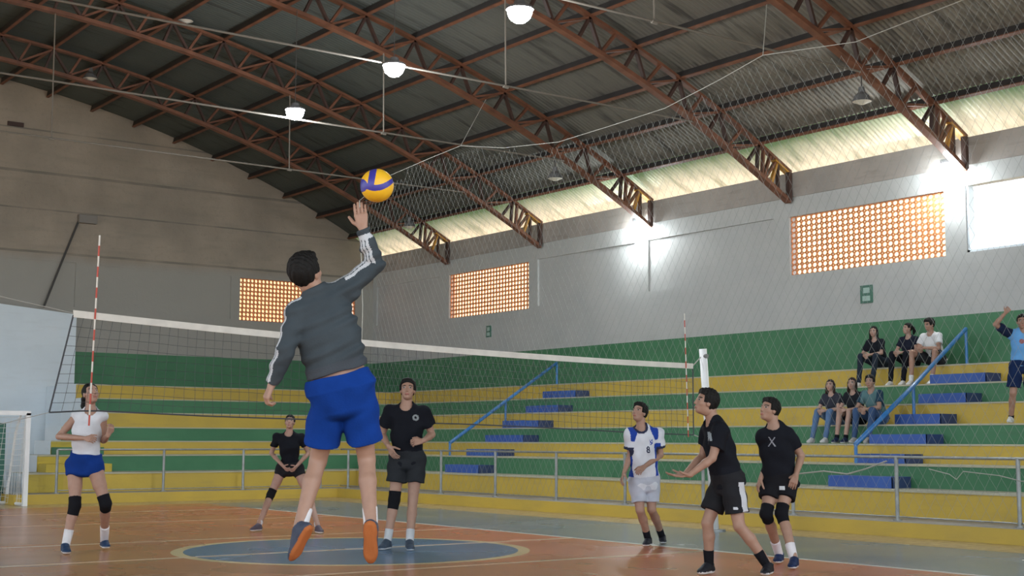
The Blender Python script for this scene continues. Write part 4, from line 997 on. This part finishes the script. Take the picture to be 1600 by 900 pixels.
# ------------------------------------------------------------------ the spectators
def atX(x,y,X): r=FW*F_PX+RT*(x-800)+UP*(450-y); return CAM+r*X/r[0]
def seated(px,tier,label,s,lean=.06,knees=.14,wr=None,dy=0,legs=None,**k):
    X=RX[tier]+.20; y=atX(px,640,X)[1]+dy; z=RZ[tier]+.105*s; zf=RZ[tier-1]+.085*s
    W=lambda dx,dyy,zz:np.array([X+dx,y+dyy,zz])
    L=legs or {}
    J=dict(hl=W(0,-.09*s,z),hr=W(0,.09*s,z),neck=W(-lean,0,z+.50*s),head=W(-lean-.04,0,z+.665*s),sl=W(-lean,-.165*s,z+.445*s),sr=W(-lean,.165*s,z+.445*s),
      kl=W(-.40*s,-knees+L.get('kl',0),z+.07*s+.06),kr=W(-.40*s,knees+L.get('kr',0),z+.07*s+.06),al=W(-.44,-knees*.9+L.get('al',0),zf),ar=W(-.44,knees*.9+L.get('ar',0),zf),
      el=W(-lean-.10,-.25*s,z+.20*s),er=W(-lean-.10,.25*s,z+.20*s),wl=W(-.36,-.05,z+.17*s),wr=W(-.36,.07,z+.14*s),hem=W(0,0,z-.02))
    for q,v in (wr or {}).items(): J[q]=W(*v[:2],z+v[2])
    fx=np.array([-1,-.25,0.])
    return person(J,label,s=s,facing=fx,wr=.004,group=None,h=.010,**k)
def faces(a): return np.array([-math.cos(a),-math.sin(a),0.0])
LK=faces(.35)
seated(1308,3,'girl in blue jeans and a dark t-shirt seated leftmost in the lower row',.84,female=True,skincol=(.46,.28,.21),top=(.035,.037,.05),sleeve=.6,bottom=(.10,.17,.30),longpants=True,socks=None,shoes=(.62,.60,.58),hair='long',haircol=HAIRB,look=LK+ZZ*.05,knees=.13,lean=.12,legs=dict(al=.0,ar=.05))
seated(1341,3,'woman in a black top and black shorts seated in the middle of the lower row',.86,female=True,skincol=(.46,.28,.21),top=(.014,.016,.02),sleeve=.6,bottom=(.012,.012,.016),shortlen=.75,socks=BLK,sockh=.15,shoes=(.02,.03,.07),hair='long',haircol=HAIRB,look=LK+ZZ*.05,knees=.10,lean=.10,dy=.0)
seated(1373,3,'man in a teal and dark shirt seated right in the lower row',.88,skincol=(.40,.23,.16),top=(.05,.12,.14),sleeve=.65,bottom=(.05,.09,.18),longpants=True,socks=None,shoes=(.45,.42,.38),hair='short',haircol=HAIR,look=LK,knees=.16,lean=.16,
  shirt_mats=[cloth((.09,.17,.18)),cloth((.02,.05,.08))],shirt_matf=lambda c,J,up,lat,fc:(np.abs((c-J['neck'])@nrm(lat))>.15).astype(int))
seated(1378,6,'woman in a black top and dark jeans seated leftmost in the upper row',.86,female=True,skincol=(.46,.28,.21),top=(.013,.015,.02),sleeve=.75,bottom=(.022,.03,.045),longpants=True,shoes=(.66,.63,.60),hair='long',haircol=HAIR,look=LK,knees=.17,lean=.14,fat=1.06)
seated(1427,6,'woman in a black shirt and black trousers seated in the middle of the upper row',.88,female=True,skincol=(.46,.28,.21),top=(.014,.017,.03),sleeve=.55,bottom=(.010,.011,.016),longpants=True,shoes=(.66,.63,.60),hair='ponytail',haircol=HAIR,look=faces(.1)+np.array([0,.45,0])+ZZ*.05,knees=.15,lean=.06)
seated(1466,6,'man in a white t-shirt and dark shorts seated right in the upper row',.92,skincol=(.40,.22,.15),top=(.66,.66,.66),sleeve=.6,bottom=(.03,.032,.036),shortlen=.8,socks=(.66,.66,.66),sockh=.22,shoes=(.64,.62,.60),hair='short',haircol=HAIR,look=faces(.1)+np.array([0,.35,0])-ZZ*.25,knees=.24,lean=.14,
  wr=dict(wl=(-.38,-.02,.20),wr=(-.38,.08,.16)))
Dm=float((atX(1590,660,RX[3]+.35)-CAM)@FW)
def lb(c,J,up,lat,fc):
    m_=np.zeros(len(c))
    for q in 'lr':
        d=nrm(J['e'+q]-J['s'+q]); m_[((c-J['s'+q])@d>.02)&(np.linalg.norm(c-J['s'+q],axis=1)<.24)&(((c-J['neck'])@nrm(lat))*(-1 if q=='l' else 1)>.15)]=1
    o=dep(1598,533,Dm-.15); m_[(np.hypot((c-o)@R0,(c-o)@ZZ)<.035)&((c-dep(1598,533,Dm))@F0<0)]=2
    return m_
zf=RZ[3]+.085
def atXz(x,z_,X):  # ankle on the tread
    p=atX(x,660,X); return np.array([p[0],p[1],z_])
Js=PJ(Dm,dict(head=(1597,503),neck=(1598,516),sr=(1579,522),sl=(1618,522),er=(1555,507,-.05),wr=(1571,489,-.12),el=(1630,545,.02),wl=(1628,566,-.08),hr=(1588,572),hl=(1609,572),kr=(1583,614,-.05),kl=(1611,614,-.05),hem=(1598,571)))
Js['ar']=atXz(1580,zf,RX[3]+.35); Js['al']=atXz(1611,zf,RX[3]+.35)
person(Js,'man in a light blue shirt standing on the stand with one fist raised',s=.92,skincol=(.40,.22,.15),top=(.13,.33,.62),sleeve=.75,bottom=(.010,.022,.07),shortlen=.78,facing=-F0,look=-F0-R0*.3,socks=BLK,sockh=.12,shoes=(.60,.60,.56),hair='crop',h=.010,
  foot_dir=dict(r=-F0-R0*.6,l=-F0+R0*.2),hands=dict(r=dict(curl=1.3,d=R0*.5+ZZ*.6,palm=F0)),shirt_mats=[cloth((.13,.33,.62)),cloth((.012,.02,.05)),cloth((.3,.12,.12))],shirt_matf=lb,fat=1.05)
